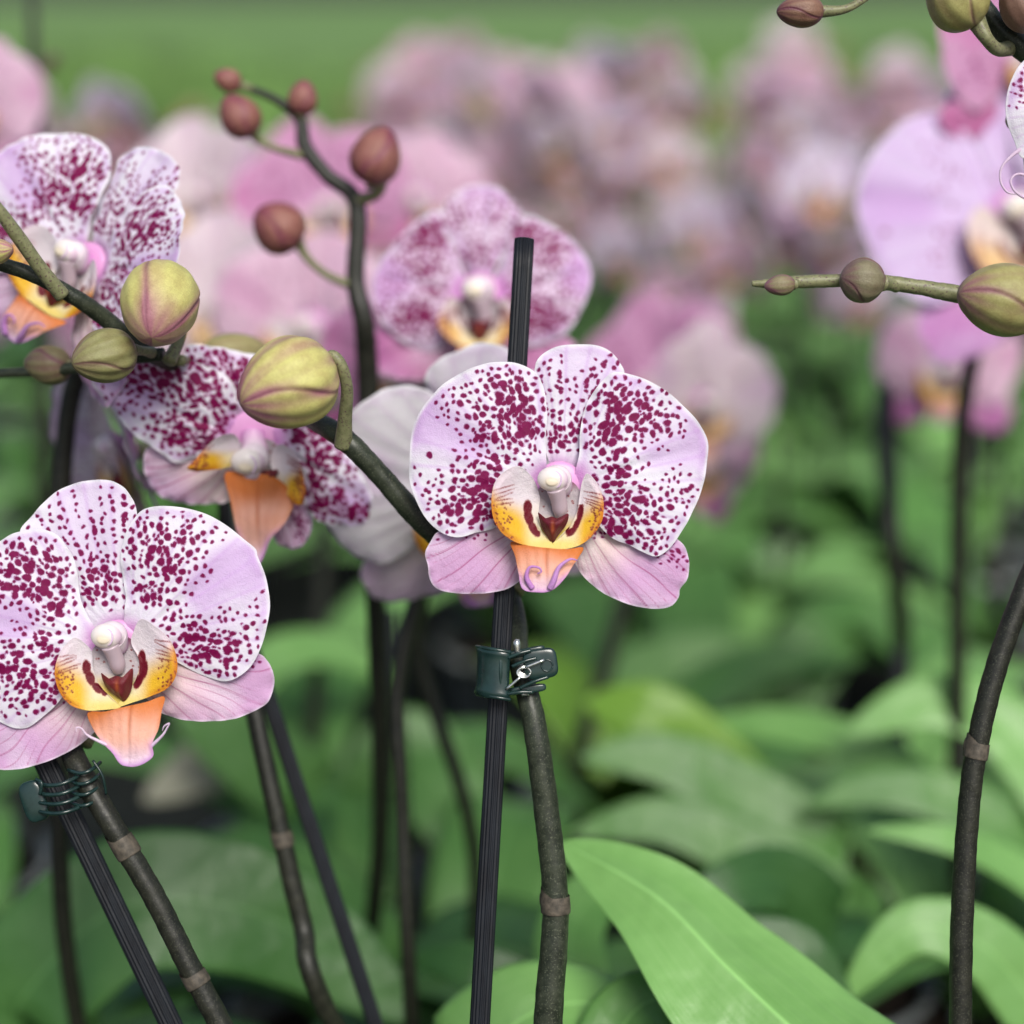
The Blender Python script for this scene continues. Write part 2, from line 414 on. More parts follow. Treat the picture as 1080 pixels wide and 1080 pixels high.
def petal_color(pal, base, axis, is_sepal, seed, edgew=7, streak=0.75):
    p = PALETTES[pal]; w1 = Waves(seed, 0.035); w2 = Waves(seed+1, 0.09); 
    base = np.array(base, float)
    def f(X, tt, ed):
        d = X-base; rr = np.linalg.norm(d, axis=1); an = np.arctan2(d[:, 1], d[:, 0])-math.atan2(axis[1], axis[0])
        an = (an+PI) % (2*PI)-PI
        # long streaky veins fanning from the base
        ph = an*34+0.6*w1(X)
        vein = np.clip(np.sin(ph), 0, 1)**6*sstep(20, 60, rr)
        lil = sstep(0.22, 1.0, np.exp(-(an/0.30)**2)*sstep(45, 95, rr)+0.24*w1(X)+0.10*w2(X))
        if is_sepal:
            c = lerp3(p['cream'], p['sep'], sstep(45, 125, rr+20*w1(X)))
            c = lerp3(c, p['white'], 0.30*np.clip(w2(X), 0, 1))
            wv = an*15+0.45*w1(X)+0.30*w2(X)
            line = np.exp(-((np.abs((wv/PI+0.5) % 1-0.5)*PI*rr/15/0.62)**2))*sstep(12, 40, rr)*(0.60+0.30*w1(X))
            w3 = an*43+1.0*w2(X)+0.8*w1(X)
            l2 = np.exp(-((np.abs((w3/PI+0.5) % 1-0.5)*PI*rr/43/0.45)**2))*sstep(45, 90, rr)*np.clip(0.34+0.30*w2(X), 0, 1)
            c = lerp3(c, p['vein'], np.clip(l2, 0, .5))
            c = lerp3(c, p['vein'], np.clip(line, 0, 0.8))
            c = lerp3(c, p['edge'], 0.55*(1-sstep(0, 3.0, ed)))
        else:
            c = lerp3(p['white'], p['lilac'], streak*lil)
            c = lerp3(c, p['lilac'], 0.42*vein)
            c = lerp3(c, p['lilac'], 0.45*np.exp(-((ed-edgew*0.9)/4.0)**2)*np.clip(0.6+0.6*w2(X), 0, 1))
            c = lerp3(c, p['edge'], 0.9*(1-sstep(0, edgew*0.6, ed)))
            c = lerp3(c, (0.70, 0.28, 0.68), 0.85*(1-sstep(12, 34, np.linalg.norm(d+0.0, axis=1))))
        return np.clip(c, 0, 1)
    return f

def flower_spec(kind):
    """outlines traced in flower units (1 unit = 1 px of the photo at 0.5 m); x right, y down, origin at the column"""
    if kind == 'A':
        k = 340/1080.; ox, oy = 540, 560
    else:
        k = 1/3.; ox, oy = 370, 612
    T = lambda pts: [((x-ox)*k, (y-oy)*k) for x, y in pts]
    G = lambda gs: [((x-ox)*k, (y-oy)*k, sx*k, sy*k, a) for x, y, sx, sy, a in gs]
    S = lambda ss: [((x-ox)*k, (y-oy)*k, a*k, b*k, math.radians(r)) for x, y, a, b, r in ss]
    s = {}
    if kind == 'D':
        k = .2778; ox, oy = 525, 600
        s['petalL'] = T([(490,590),(440,430),(400,340),(368,262),(300,285),(210,365),(130,470),(108,560),(145,680),(230,760),(320,797),(385,775),(410,700),(460,640)])
        s['petalR'] = T([(560,590),(615,430),(650,340),(695,275),(790,305),(895,380),(950,470),(952,545),(915,640),(865,720),(780,765),(700,775),(640,700),(590,640)])
        s['dorsal'] = T([(525,570),(450,430),(372,290),(362,262),(400,205),(460,155),(540,143),(605,163),(660,220),(697,270),(690,290),(610,430)])
        s['sepL'] = T([(490,640),(380,700),(250,690),(130,700),(88,765),(100,850),(200,900),(350,900),(460,830)])
        s['sepR'] = T([(570,640),(650,700),(780,720),(870,740),(905,800),(860,880),(720,905),(600,840)])
        s['lobeL'] = T([(418,600),(385,640),(368,700),(400,752),(450,780),(525,787),(520,760),(470,720),(450,660),(445,615)])
        s['lobeR'] = T([(628,600),(652,650),(658,710),(632,760),(585,783),(518,787),(530,758),(590,700),(600,650),(605,615)])
        s['throat'] = T([(430,620),(480,590),(570,590),(620,630),(615,710),(560,770),(490,770),(430,710)])
        s['mid'] = T([(445,786),(525,792),(610,786),(600,830),(560,880),(530,905),(490,880),(460,840)])
        s['callus'] = T([(475,675),(500,690),(525,682),(550,690),(578,675),(555,740),(525,768),(495,740)])
        s['GL'] = G([(330,360,80,45,1),(310,450,60,60,.7),(270,665,80,50,.95),(350,560,40,60,.6),(190,560,40,60,.25)])
        s['GR'] = G([(720,360,90,45,1),(790,420,60,50,.8),(770,660,80,55,.95),(700,560,50,70,.7),(850,560,50,60,.3)])
        s['GD'] = G([(440,260,60,60,.5),(610,260,60,60,.5),(525,420,60,60,.7)])
        s['GSL'] = G([(300,780,40,40,.2)]); s['GSR'] = G([(760,800,40,40,.2)])
        s['stL'] = S([(452,655,16,26,0),(470,700,14,22,-30)]); s['stR'] = S([(595,650,16,26,0),(580,700,14,22,30)])
        s['cap'] = ((522-ox)*k, (572-oy)*k); s['extraL'] = []
        s['bowl'] = ((525-ox)*k, (670-oy)*k, 140*k); s['k'] = k; s['tendril'] = 2
        return s
    if kind == 'C':
        k = 1/3.6; ox, oy = 605, 395
        s['petalL'] = T([(560,420),(550,330),(555,250),(540,180),(470,135),(380,108),(250,92),(170,100),(110,125),(72,165),(66,195),(100,250),(150,310),(210,370),(280,420),(350,468),(410,450),(470,420),(520,430)])
        s['petalR'] = T([(650,400),(690,340),(750,320),(820,325),(865,345),(900,400),(960,470),(1010,570),(1012,620),(990,690),(950,706),(880,695),(810,665),(775,600),(740,520),(700,460)])
        s['dorsal'] = T([(600,350),(545,300),(480,230),(420,160),(380,95),(400,60),(480,70),(560,88),(640,110),(680,180),(670,270),(640,330)])
        s['sepL'] = T([(590,470),(540,430),(450,430),(350,415),(255,415),(228,450),(228,510),(260,585),(330,620),(450,622),(530,605),(570,540)])
        s['sepR'] = T([(680,500),(740,560),(785,640),(802,700),(775,765),(725,787),(675,765),(655,700),(650,600),(655,530)])
        s['lobeL'] = T([(395,460),(420,425),(460,380),(500,350),(545,345),(565,380),(560,430),(545,462),(480,470)])
        s['lobeR'] = T([(672,420),(690,390),(725,388),(768,435),(788,530),(778,580),(750,578),(700,525),(668,470)])
        s['throat'] = T([(560,400),(610,380),(670,380),(700,420),(700,490),(640,505),(570,495)])
        s['mid'] = T([(512,490),(560,478),(640,482),(700,505),(748,570),(722,640),(670,700),(645,760),(617,803),(585,775),(555,680),(532,570)])
        s['callus'] = T([(630,470),(650,480),(690,475),(690,500),(660,510),(630,500)])
        s['GL'] = G([(300,170,110,45,1),(430,200,90,60,1),(500,260,50,50,.8),(180,150,40,25,.6),(390,350,90,60,.9),(300,330,60,40,.6),(200,250,90,40,.35),(440,400,60,30,.9)])
        s['GR'] = G([(800,370,50,35,1),(860,430,50,60,.9),(930,470,25,40,.6),(810,520,25,80,1),(860,610,60,40,.95),(960,650,40,30,.8),(920,560,40,40,.3)])
        s['GD'] = G([(470,110,60,30,.9),(560,180,60,60,.9),(400,90,20,20,.5)])
        s['GSL'] = G([(300,430,40,10,.2)]); s['GSR'] = G([(760,680,20,50,.8)])
        s['stL'] = []; s['stR'] = []
        s['cap'] = ((600-ox)*k, (445-oy)*k); s['extraL'] = []
        s['bowl'] = ((620-ox)*k, (440-oy)*k, 150*k); s['k'] = k; s['tendril'] = 2
        return s
    if kind == 'A':
        s['petalL'] = T([(496,500),(494,400),(498,300),(490,230),(468,180),(430,150),(370,134),(300,140),(230,165),(160,205),(110,255),(70,310),(47,370),(41,440),(38,520),(55,580),(90,650),(140,700),(200,720),(260,705),(320,690),(390,650),(440,590),(480,540)])
        s['petalR'] = T([(590,520),(606,440),(608,370),(625,290),(650,240),(690,190),(730,168),(790,180),(850,205),(910,245),(960,290),(1008,345),(1036,400),(1033,470),(1015,560),(980,640),(940,710),(900,762),(860,783),(820,770),(770,745),(720,725),(680,690),(640,640),(605,570)])
        s['dorsal'] = T([(545,520),(500,450),(482,350),(470,250),(458,155),(480,110),(530,82),(600,72),(670,76),(715,98),(748,138),(757,180),(720,260),(670,340),(630,430),(595,500)])
        s['sepL'] = T([(505,590),(420,610),(300,640),(200,675),(135,700),(108,735),(90,775),(100,815),(104,855),(128,892),(180,906),(240,910),(310,905),(375,888),(430,840),(480,740),(515,650)])
        s['sepR'] = T([(560,600),(660,605),(760,640),(860,680),(930,722),(960,752),(974,800),(970,855),(946,893),(942,920),(916,950),(870,960),(800,952),(740,932),(680,902),(620,850),(585,790),(555,700)])
        s['lobeL'] = T([(402,484),(438,508),(462,545),(474,590),(470,640),(482,700),(520,742),(524,757),(470,752),(400,737),(350,705),(322,660),(314,600),(325,540),(360,500)])
        s['lobeR'] = T([(628,508),(655,530),(675,565),(684,605),(680,660),(652,708),(610,742),(560,757),(508,757),(512,742),(560,700),(595,640),(604,590),(612,540)])
        s['throat'] = T([(470,560),(500,530),(570,530),(605,560),(625,620),(610,690),(570,740),(515,752),(465,740),(440,690),(440,620)])
        s['mid'] = T([(378,734),(440,746),(500,753),(560,757),(617,752),(600,785),(580,812),(555,850),(510,892),(460,897),(415,885),(402,830),(392,780)])
        s['callus'] = T([(468,636),(488,655),(513,650),(532,655),(567,640),(562,675),(535,712),(515,738),(497,715),(478,680)])
        s['GL'] = G([(370,270,75,75,.95),(400,360,62,52,1),(340,380,70,35,.9),(250,290,70,55,.55),(180,260,45,50,.3),(460,320,25,70,.7),(330,455,75,20,.75),(240,430,40,10,.35),(250,580,70,60,1),(300,540,60,55,1),(200,620,60,50,.8),(290,650,60,35,.8),(110,560,50,45,.32),(70,520,25,35,.3),(390,480,30,30,.3)])
        s['GR'] = G([(740,290,70,60,1),(700,370,65,50,1),(790,320,80,60,.9),(660,300,30,50,.7),(860,330,55,60,.55),(930,330,35,50,.33),(710,440,45,30,.85),(730,500,45,40,.8),(800,480,30,18,.4),(720,580,45,60,.95),(790,600,70,50,.75),(870,620,60,60,.6),(730,660,50,50,1),(800,700,70,55,.75),(880,690,45,50,.4),(980,580,25,50,.3),(930,500,35,20,.2)])
        s['GD'] = G([(545,400,55,30,1),(600,350,50,55,.75),(530,320,30,60,.6),(650,210,20,60,.75),(545,180,18,50,.5),(490,150,18,40,.45),(705,130,22,40,.55),(735,160,16,30,.6),(590,260,60,60,.35),(620,400,20,40,.9)])
        s['GSL'] = G([(240,725,60,10,.35),(130,715,20,14,.4),(340,705,40,12,.3)])
        s['GSR'] = G([(930,770,38,38,.75),(690,705,35,20,.6)])
        s['stL'] = S([(434,622,13,24,0),(438,655,13,26,-12),(452,690,12,24,-24),(466,706,9,10,0)])
        s['stR'] = S([(608,640,9,32,8),(596,676,9,24,28),(578,700,10,18,50),(565,690,6,18,5)])
        s['cap'] = ((522-ox)*k, (530-oy)*k)
        s['extraL'] = S([(109,444,13,10,40)])
        s['bowl'] = ((535-ox)*k, (610-oy)*k, 190*k)
        s['k'] = k
        s['tendril'] = 0
    else:
        s['petalL'] = T([(335,615),(275,500),(250,430),(245,370),(225,310),(190,262),(150,240),(100,240),(50,250),(5,275),(-60,310),(-125,370),(-165,450),(-175,540),(-160,640),(-110,740),(-50,805),(0,840),(50,862),(92,860),(140,825),(185,785),(230,730),(290,670)])
        s['petalR'] = T([(385,600),(398,460),(386,370),(385,310),(400,250),(425,205),(455,176),(505,165),(570,168),(640,185),(700,215),(760,262),(805,298),(812,320),(832,365),(850,440),(852,500),(840,560),(820,620),(790,670),(750,702),(708,715),(660,705),(610,685),(560,655),(510,620),(450,590)])
        s['dorsal'] = T([(345,600),(250,530),(215,430),(165,350),(110,295),(58,245),(105,182),(160,125),(220,95),(290,82),(350,86),(395,112),(420,150),(432,190),(435,260),(425,340),(425,420),(415,520)])
        s['sepL'] = T([(330,690),(220,690),(120,720),(0,790),(-90,840),(-140,900),(-120,950),(-60,985),(30,995),(130,975),(220,935),(285,885),(312,850),(330,780)])
        s['sepR'] = T([(420,650),(500,640),(600,615),(720,605),(810,628),(838,652),(856,690),(857,730),(842,780),(805,808),(740,834),(660,843),(580,840),(525,828),(480,800),(440,740)])
        s['lobeL'] = T([(258,572),(285,592),(303,620),(306,670),(325,720),(365,765),(395,790),(340,798),(290,798),(240,778),(208,735),(195,680),(208,625),(232,590)])
        s['lobeR'] = T([(462,514),(510,540),(553,580),(574,640),(570,690),(542,730),(490,755),(430,776),(385,788),(405,750),(435,710),(448,650),(425,595),(432,560)])
        s['throat'] = T([(310,600),(350,570),(400,570),(440,600),(460,660),(445,730),(405,775),(360,780),(315,750),(295,690),(290,640)])
        s['mid'] = T([(292,806),(350,800),(410,785),(480,770),(530,756),(527,800),(522,850),(505,895),(507,935),(460,964),(412,960),(385,925),(350,890),(315,850)])
        s['callus'] = T([(335,683),(355,700),(380,692),(405,695),(430,668),(434,690),(425,740),(405,772),(385,760),(350,730)])
        s['GL'] = G([(100,330,70,50,1),(150,400,60,60,1),(60,400,70,60,.8),(-20,400,60,60,.6),(170,480,45,35,.9),(120,470,60,30,.5),(120,560,60,25,.55),(210,550,30,20,.45),(60,680,70,70,1),(130,720,55,60,.9),(140,620,50,50,.7),(-40,700,60,60,.7),(185,640,20,70,.6),(0,590,70,50,.3),(60,800,50,20,.5)])
        s['GR'] = G([(500,290,60,60,1),(530,360,50,55,1),(450,300,40,50,.8),(600,280,50,60,.6),(640,250,50,35,.35),(480,430,40,30,.85),(540,480,25,40,.6),(620,360,40,30,.35),(590,440,25,20,.4),(540,530,30,40,.5),(610,590,45,60,1),(660,620,60,45,1),(720,590,55,50,.7),(700,560,50,40,.5),(780,540,40,50,.33),(700,670,50,25,.6),(820,460,15,40,.2)])
        s['GD'] = G([(320,380,60,50,1),(290,440,40,30,.9),(360,430,40,40,.8),(335,460,14,14,.8),(288,270,14,60,.8),(340,190,24,70,.65),(400,190,22,60,.75),(200,190,40,60,.45),(250,280,50,50,.5),(370,120,30,20,.7),(130,210,50,35,.35)])
        s['GSL'] = G([(200,770,25,14,.3)])
        s['GSR'] = G([(815,655,24,16,.7)])
        s['stL'] = S([(286,668,10,22,-5),(297,700,11,24,-18),(320,733,12,20,-48),(342,748,9,9,0)])
        s['stR'] = S([(456,640,12,24,5),(462,675,13,30,5),(447,712,13,24,28),(428,632,12,18,-30)])
        s['cap'] = ((362-ox)*k, (570-oy)*k)
        s['extraL'] = []
        s['bowl'] = ((385-ox)*k, (655-oy)*k, 200*k)
        s['k'] = k
        s['tendril'] = 1
    return s

def build_flower(kind, pal, res=1.0, seed=0, cup=0.0, spotamt=1.0, lipfade=0.0, reflex=0.0):
    """returns list of (part name, mesh, label) in the flower's own frame, metres"""
    s = flower_spec(kind); U = 0.3/1080.
    R0, S0 = int(84*res), int(300*res)
    def bend(V):
        V = V.copy(); x = V[:, 0]; z = V[:, 2]
        V[:, 1] += -cup*(x/150.0)**2*60 + reflex*(z/150.0)**2*40
        V[:, 0] = x*(1-0.12*abs(cup)*(np.abs(x)/150)**2)
        return V
    out = []
    def tepal(name, key, gk, is_sep, h0, dome, ruff, base, extra=None, rr=(2.0, 5.0), tries=5200, edge=2.5, clear=16):
        o = np.array(s[key]); c = o.mean(0); ax = c-np.array(base)
        poly = resample(catmull(o, 10, True), 160)
        G = [(a, b, cc, d, e*spotamt) for a, b, cc, d, e in s[gk]]
        sp = make_spots(poly, np.array(base), G, rr[0], rr[1], tries, seed*17+len(key)+ord(key[-1])+1, edge, clear, 5.2 if key == 'dorsal' else 0) if spotamt > 0 else []
        if extra: sp += extra
        wv = Waves(seed*5+ord(key[-1])+len(key), 0.03); wf = Waves(seed*5+ord(key[0])+3, 0.085)
        size = math.sqrt((poly.max(0)-poly.min(0)).prod())
        def H(X, tt, th, ed):
            d = X-np.array(base); an = np.arctan2(d[:, 1], d[:, 0])
            rr_ = np.linalg.norm(d, axis=1)/size
            amid = math.atan2(ax[1], ax[0]); da = (an-amid+PI) % (2*PI)-PI
            h = h0 + dome*(1-tt**2) + ruff*tt**4*np.sin(3*th+seed) + 0.4*ruff*tt**8*np.sin(9*th+seed*2)
            h += -2.6*np.exp(-(da/0.10)**2)*sstep(0.1, 0.35, rr_)*(1-sstep(0.75, 1.0, tt))     # middle fold
            h += 0.42*np.sin(an*30+0.5*wv(X))*sstep(0.12, 0.3, rr_)*(1-tt**4)
            h += 2.2*wv(X)*sstep(0.1, 0.4, rr_) + 0.5*wf(X)
            h -= 8*np.exp(-(np.linalg.norm(d, axis=1)/24)**2)
            h += 1.3*tt**10*np.sin(17*th+3*wv(X)) + 0.9*tt**6*wf(X)
            return h
        k = 0.8 if is_sep else 1.0
        pt = patch(o, ctr=c, R=int(R0*k), S=int(S0*k), H=H, color=petal_color(pal, base, ax, is_sep and key != 'dorsal', seed*3+len(key)+ord(key[-1]), streak=(0.32 if key == 'dorsal' else 0.72)), spots=sp, seed=seed+ord(key[-1]))
        out.append((name, patch_mesh(name, pt, U, M_PETAL, bend), None))
    b0 = (0, 8)
    ext = list(s['extraL'])
    tepal('sepal', 'dorsal', 'GD', False if pal in ('speckled',) else True, -9, 6, 3.0, (0, -10), rr=(1.5, 4.8), tries=int(4200), clear=30)
    tepal('sepal', 'sepL', 'GSL', True, -9, 6, 3.0, (-4, 10), rr=(1.2, 2.6), tries=1600)
    tepal('sepal', 'sepR', 'GSR', True, -9, 6, 3.0, (4, 10), rr=(1.2, 2.8), tries=1600)
    tepal('petal', 'petalL', 'GL', False, 3, 7, 3.0, (-10, -6), extra=ext, rr=(1.5, 5.9), tries=9500)
    tepal('petal', 'petalR', 'GR', False, 3, 7, 3.0, (12, -6), rr=(1.5, 5.9), tries=9500)
    # lip
    bx, by, br = s['bowl']
    def bowl(X):
        d = np.sqrt(((X[:, 0]-bx)/br)**2+((X[:, 1]-by)/br)**2)
        return 6+22*np.clip(d, 0, 1.3)**1.5
    wl = Waves(seed+70, 0.11)
    def lobe(name, key, st, side):
        o = np.array(s[key]); c = o.mean(0)
        y0, y1 = o[:, 1].min(), o[:, 1].max(); xo = o[:, 0].min() if side < 0 else o[:, 0].max()
        r = np.random.RandomState(seed+5+side)
        fr = []
        for _ in range(46):
            a = r.rand(); yy = y0+(y1-y0)*(0.45+0.5*a); xx = c[0]+(xo-c[0])*(0.35+0.6*r.rand())
            rad = 0.45+0.4*r.rand()**2
            fr.append((xx, yy, rad, rad*0.8, r.rand()*3))
        for i in range(5):
            fr.append((c[0]+(xo-c[0])*(0.50+0.2*r.rand()), y0+(y1-y0)*(0.25+0.05*i+.02*r.rand()), 2.5+2.5*r.rand(), 0.22, (0.1+.35*r.rand())*side))
        def H(X, tt, th, ed):
            u = (X[:, 1]-y0)/(y1-y0)
            outer = np.clip((X[:, 0]-c[0])/(xo-c[0]), -1, 1)
            return bowl(X)+4*tt**3*(1-u)+2.5*(1-tt**2)*outer-3.0*sstep(0.8, 1, tt)*np.clip(outer, 0, 1)+0.4*wl(X)
        def Cc(X, tt, ed):
            u = (X[:, 1]-y0)/(y1-y0); outer = np.clip((X[:, 0]-c[0])/(xo-c[0]), -1, 1)
            c_ = lerp3((0.80, 0.74, 0.78), (0.80, 0.72, 0.46), sstep(0.40, 0.75, u+0.05*wl(X)))
            c_ = lerp3(c_, (0.74, 0.52, 0.60), 0.35*sstep(0.0, 0.8, outer)*(1-sstep(0.35, 0.6, u)))
            yel = sstep(0.38, 0.72, u+0.20*outer+0.04*wl(X))*sstep(-0.35, 0.25, outer+0.25*(u-0.5))
            c_ = lerp3(c_, (0.80, 0.48, 0.03), yel)
            org = yel*np.exp(-(ed/5.5)**2)*sstep(0.0, 0.5, outer+0.2)
            c_ = lerp3(c_, (0.62, 0.20, 0.02), np.clip(0.85*org+0.10*wl(X)*yel, 0, 1))
            c_ = lerp3(c_, (0.80, 0.62, 0.08), 0.7*sstep(0.8, 0.95, u)*(1-yel))
            return np.clip(c_, 0, 1)*(1-lipfade)+np.array((.78, .62, .50))*lipfade
        pt = patch(o, ctr=c, R=int(44*res), S=int(150*res), H=H, color=Cc, spots=list(s[st])+fr, warp=0.9, seed=seed+3, thick=1.8)
        out.append(('lip_side_lobe', patch_mesh('lip_side_lobe', pt, U, M_LIP, bend), None))
    def fade(c_): return c_*(1-lipfade)+np.array((.74, .55, .50))*lipfade
    def throat_c(X, tt, ed):
        c_ = lerp3((0.55, 0.50, 0.52), (0.78, 0.60, 0.12), sstep(by+8, by+30, X[:, 1]))
        return lerp3(c_, (0.20, 0.02, 0.09), 0.85*(1-sstep(by-24, by-12, X[:, 1])))
    o = np.array(s['throat'])
    rs = np.random.RandomState(seed+9)
    fr = [(bx+(rs.rand()-.5)*50, by-4+(rs.rand()-.5)*24, .7, .6, 0) for _ in range(16)]
    pt = patch(o, ctr=o.mean(0), R=int(30*res), S=int(90*res), H=lambda X, tt, th, ed: bowl(X)-3.5+0.3*wl(X), color=throat_c, spots=fr, warp=.5, seed=seed, thick=1.2)
    out.append(('lip_throat', patch_mesh('lip_throat', pt, U, M_LIP, bend), None))
    lobe('lip_side_lobe', 'lobeL', 'stL', -1); lobe('lip_side_lobe', 'lobeR', 'stR', 1)
    # middle lobe, hanging forward
    o = np.array(s['mid']); my0, my1 = o[:, 1].min(), o[:, 1].max(); mc = o.mean(0)
    def Hm(X, tt, th, ed):
        u = (X[:, 1]-my0)/(my1-my0)
        side = (X[:, 0]-mc[0])/30.
        return 29+10*np.sin(u*2.2)-8*side**2*(1-0.7*u)-2.4*np.exp(-(side/0.08)**2)*(1-.6*u) + .2*np.sin(side*16*(1+.6*u))+ 2.0*wl(X)*u+3*sstep(.75, 1, tt)*u
    def Cm(X, tt, ed):
        u = (X[:, 1]-my0)/(my1-my0); side = (X[:, 0]-mc[0])/30.
        c_ = lerp3((0.66, 0.20, 0.05), (0.84, 0.46, 0.34), sstep(0.10, 0.62, u+0.10*wl(X)+0.1*(1-np.abs(side))))
        c_ = lerp3(c_, (0.80, 0.62, 0.74), sstep(0.55, 0.95, u+0.05*wl(X)))
        fan = np.sin(side*16*(1+.6*u)+1.2*wl(X))
        c_ = lerp3(c_, (0.66, 0.22, 0.10), np.clip(.12*fan**3*(1-u)+.20*wl(X), 0, .5))
        c_ = lerp3(c_, (0.55, 0.24, 0.62), 0.75*sstep(0.45, 0.8, u)*np.exp(-(ed/4.)**2))
        c_ = lerp3(c_, (0.50, 0.13, 0.03), 0.6*np.exp(-(side/0.045)**2)*(1-sstep(.3, .8, u)))
        c_ = lerp3(c_, (0.58, 0.16, 0.02), 0.55*np.exp(-(ed/3.)**2)*(1-sstep(.3, .6, u)))
        return fade(np.clip(c_, 0, 1))
    pt = patch(o, ctr=mc, R=int(36*res), S=int(120*res), H=Hm, color=Cm, spots=None, seed=seed, thick=1.8)
    me_mid = patch(o, ctr=mc, R=int(36*res), S=int(120*res), H=Hm, color=Cm, spots=None, seed=seed, thick=1.8)
    V, F, A = me_mid
    parts = [(V, F, 0, {'tint': A['tint'], 'spot': A['spot']})]
    def ten(pts, rad, colr):
        v, f = tube([(x, -h, -y) for x, y, h in pts], rad, 8, 6)
        parts.append((v, f, 0, {'tint': np.tile(np.array(colr), (len(v), 1)), 'spot': np.full(len(v), 6.0)}))
    bl, bR = o[:, 0].min(), o[:, 0].max()
    if s['tendril'] == 2: pass
    elif s['tendril']:
        q = (my1-my0)
        ten([(mc[0]+22, my0+q*.72, 36), (bR+2, my0+q*.55, 40), (bR+8, my0+q*.42, 42), (bR+10, my0+q*.36, 43), (bR+5, my0+q*.40, 44), (bR+3, my0+q*.47, 43)], [2.2, 1.4, .9, .8, .7, .4], (.78, .62, .80))
        ten([(mc[0]-18, my0+q*.72, 36), (bl+6, my0+q*.55, 40), (bl+0, my0+q*.44, 43), (bl-5, my0+q*.42, 44), (bl-5, my0+q*.48, 45)], [2.2, 1.3, .9, .7, .4], (.80, .66, .80))
    else:
        q = (my1-my0)
        ten([(mc[0]-14, my1-4, 42), (mc[0]-20, my0+q*.7, 44), (mc[0]-17, my0+q*.50, 46), (mc[0]-8, my0+q*.50, 47), (mc[0]-5, my0+q*.58, 47), (mc[0]-9, my0+q*.62, 46)], [3.0, 2.6, 1.6, 1.2, 1.0, .6], (.56, .26, .62))
        ten([(mc[0]+4, my1-4, 42), (mc[0]+8, my0+q*.75, 45), (mc[0]+13, my0+q*.50, 46), (mc[0]+24, my0+q*.34, 44), (mc[0]+32, my0+q*.36, 41)], [3.4, 3.2, 2.2, 1.3, .6], (.58, .30, .64))
    V, F, M_, A = merge(parts)
    me = make_mesh('lip_middle_lobe', bend(V)*U, F, M_LIP); set_col(me, 'tint', A['tint']); set_float(me, 'spot', A['spot'])
    out.append(('lip_middle_lobe', me, None))
    # callus
    o = np.array(s['callus']); cc = o.mean(0)
    def Hc(X, tt, th, ed): return 17+9*(1-tt**2.5)+3*sstep(cc[1]+8, cc[1]-6, X[:, 1])-1.5*np.exp(-((X[:, 0]-cc[0])/2.2)**2)
    def Ccal(X, tt, ed):
        c_ = lerp3((0.11, 0.010, 0.03), (0.20, 0.03, 0.03), np.clip(0.5+0.4*wl(X), 0, 1))
        return lerp3(c_, (0.42, 0.10, 0.03), 0.8*np.exp(-(((X[:, 0]-cc[0])/2.2)**2+((X[:, 1]-cc[1]-4)/7)**2)))
    pt = patch(o, ctr=cc, R=int(22*res)+4, S=int(80*res), H=Hc, color=Ccal, spots=None, seed=seed, thick=8)
    out.append(('callus', patch_mesh('callus', pt, U, M_LIP, bend), None))
    # column with anther cap
    cx, cy = s['cap']
    v1, f1 = tube([(0, 3, 0-(-8)), (2+cx*.2, -8, -(cy*.4)), (cx*.9+2, -19, -(cy-1)), (cx*.95+1, -25, -(cy+2))], [12, 12.5, 15.5, 11], 28, 6)
    v6, f6 = ellipsoid((0, 4, 6), 25, 5.5, 24, nu=32, nv=16)
    v2, f2 = ellipsoid((cx-2, -27, -(cy-1)), 16.0, 11, 13.0, nu=48, nv=30)
    v3, f3 = ellipsoid((cx-3, -36.6, -(cy+2)), 6.5, 1.6, 4.4, nu=24, nv=14)
    v4, f4 = tube([(cx+1, -24, -(cy+8)), (cx+4, -18, -(cy+19)), (cx+6, -12, -(cy+30)), (cx+6, -8, -(cy+38))], [10, 8.5, 8, 5], 20, 6)
    v5, f5 = tube([(cx+7.5*math.cos(a)-1, -37.0+2.2*abs(math.sin(a*0.5-0.3)), -(cy-0+9*math.sin(a))) for a in np.linspace(-1.5, 1.2, 7)], [.35, .8, 1, 1, 1, .8, .35], 8, 4)
    pk = np.array((.80, .45, .66)); wh = np.array((.84, .78, .76))
    def cols(v, a, b, fn): f_ = fn(v); return lerp3(a, b, f_)
    P_ = [(v1, f1, 0, {'tint': cols(v1, (.66, .28, .60), (.84, .74, .80), lambda v: sstep(-2, -20, v[:, 1]) if False else np.clip((-v[:, 1]-4)/16, 0, 1))}),
          (v2, f2, 0, {'tint': lerp3(lerp3(wh, (.76, .52, .72), 0.7*sstep(cx+6, cx+13, v2[:, 0])), (.82, .70, .50), np.exp(-(((v2[:, 0]-cx+4)/7)**2+((v2[:, 2]+cy+2)/5)**2)))}),
          (v3, f3, 0, {'tint': np.tile(np.array((.82, .72, .55)), (len(v3), 1))}),
          (v4, f4, 0, {'tint': np.tile(np.array((.58, .46, .52)), (len(v4), 1))}),
          (v6, f6, 0, {'tint': np.tile(np.array((.74, .36, .66)), (len(v6), 1))}),
          (v5, f5, 0, {'tint': np.tile(np.array((.70, .52, .72)), (len(v5), 1))})]
    V, F, M_, A = merge(P_)
    me = make_mesh('column', bend(V)*U, F, M_SOFT); set_col(me, 'tint', A['tint'])
    out.append(('column', me, None))
    return out

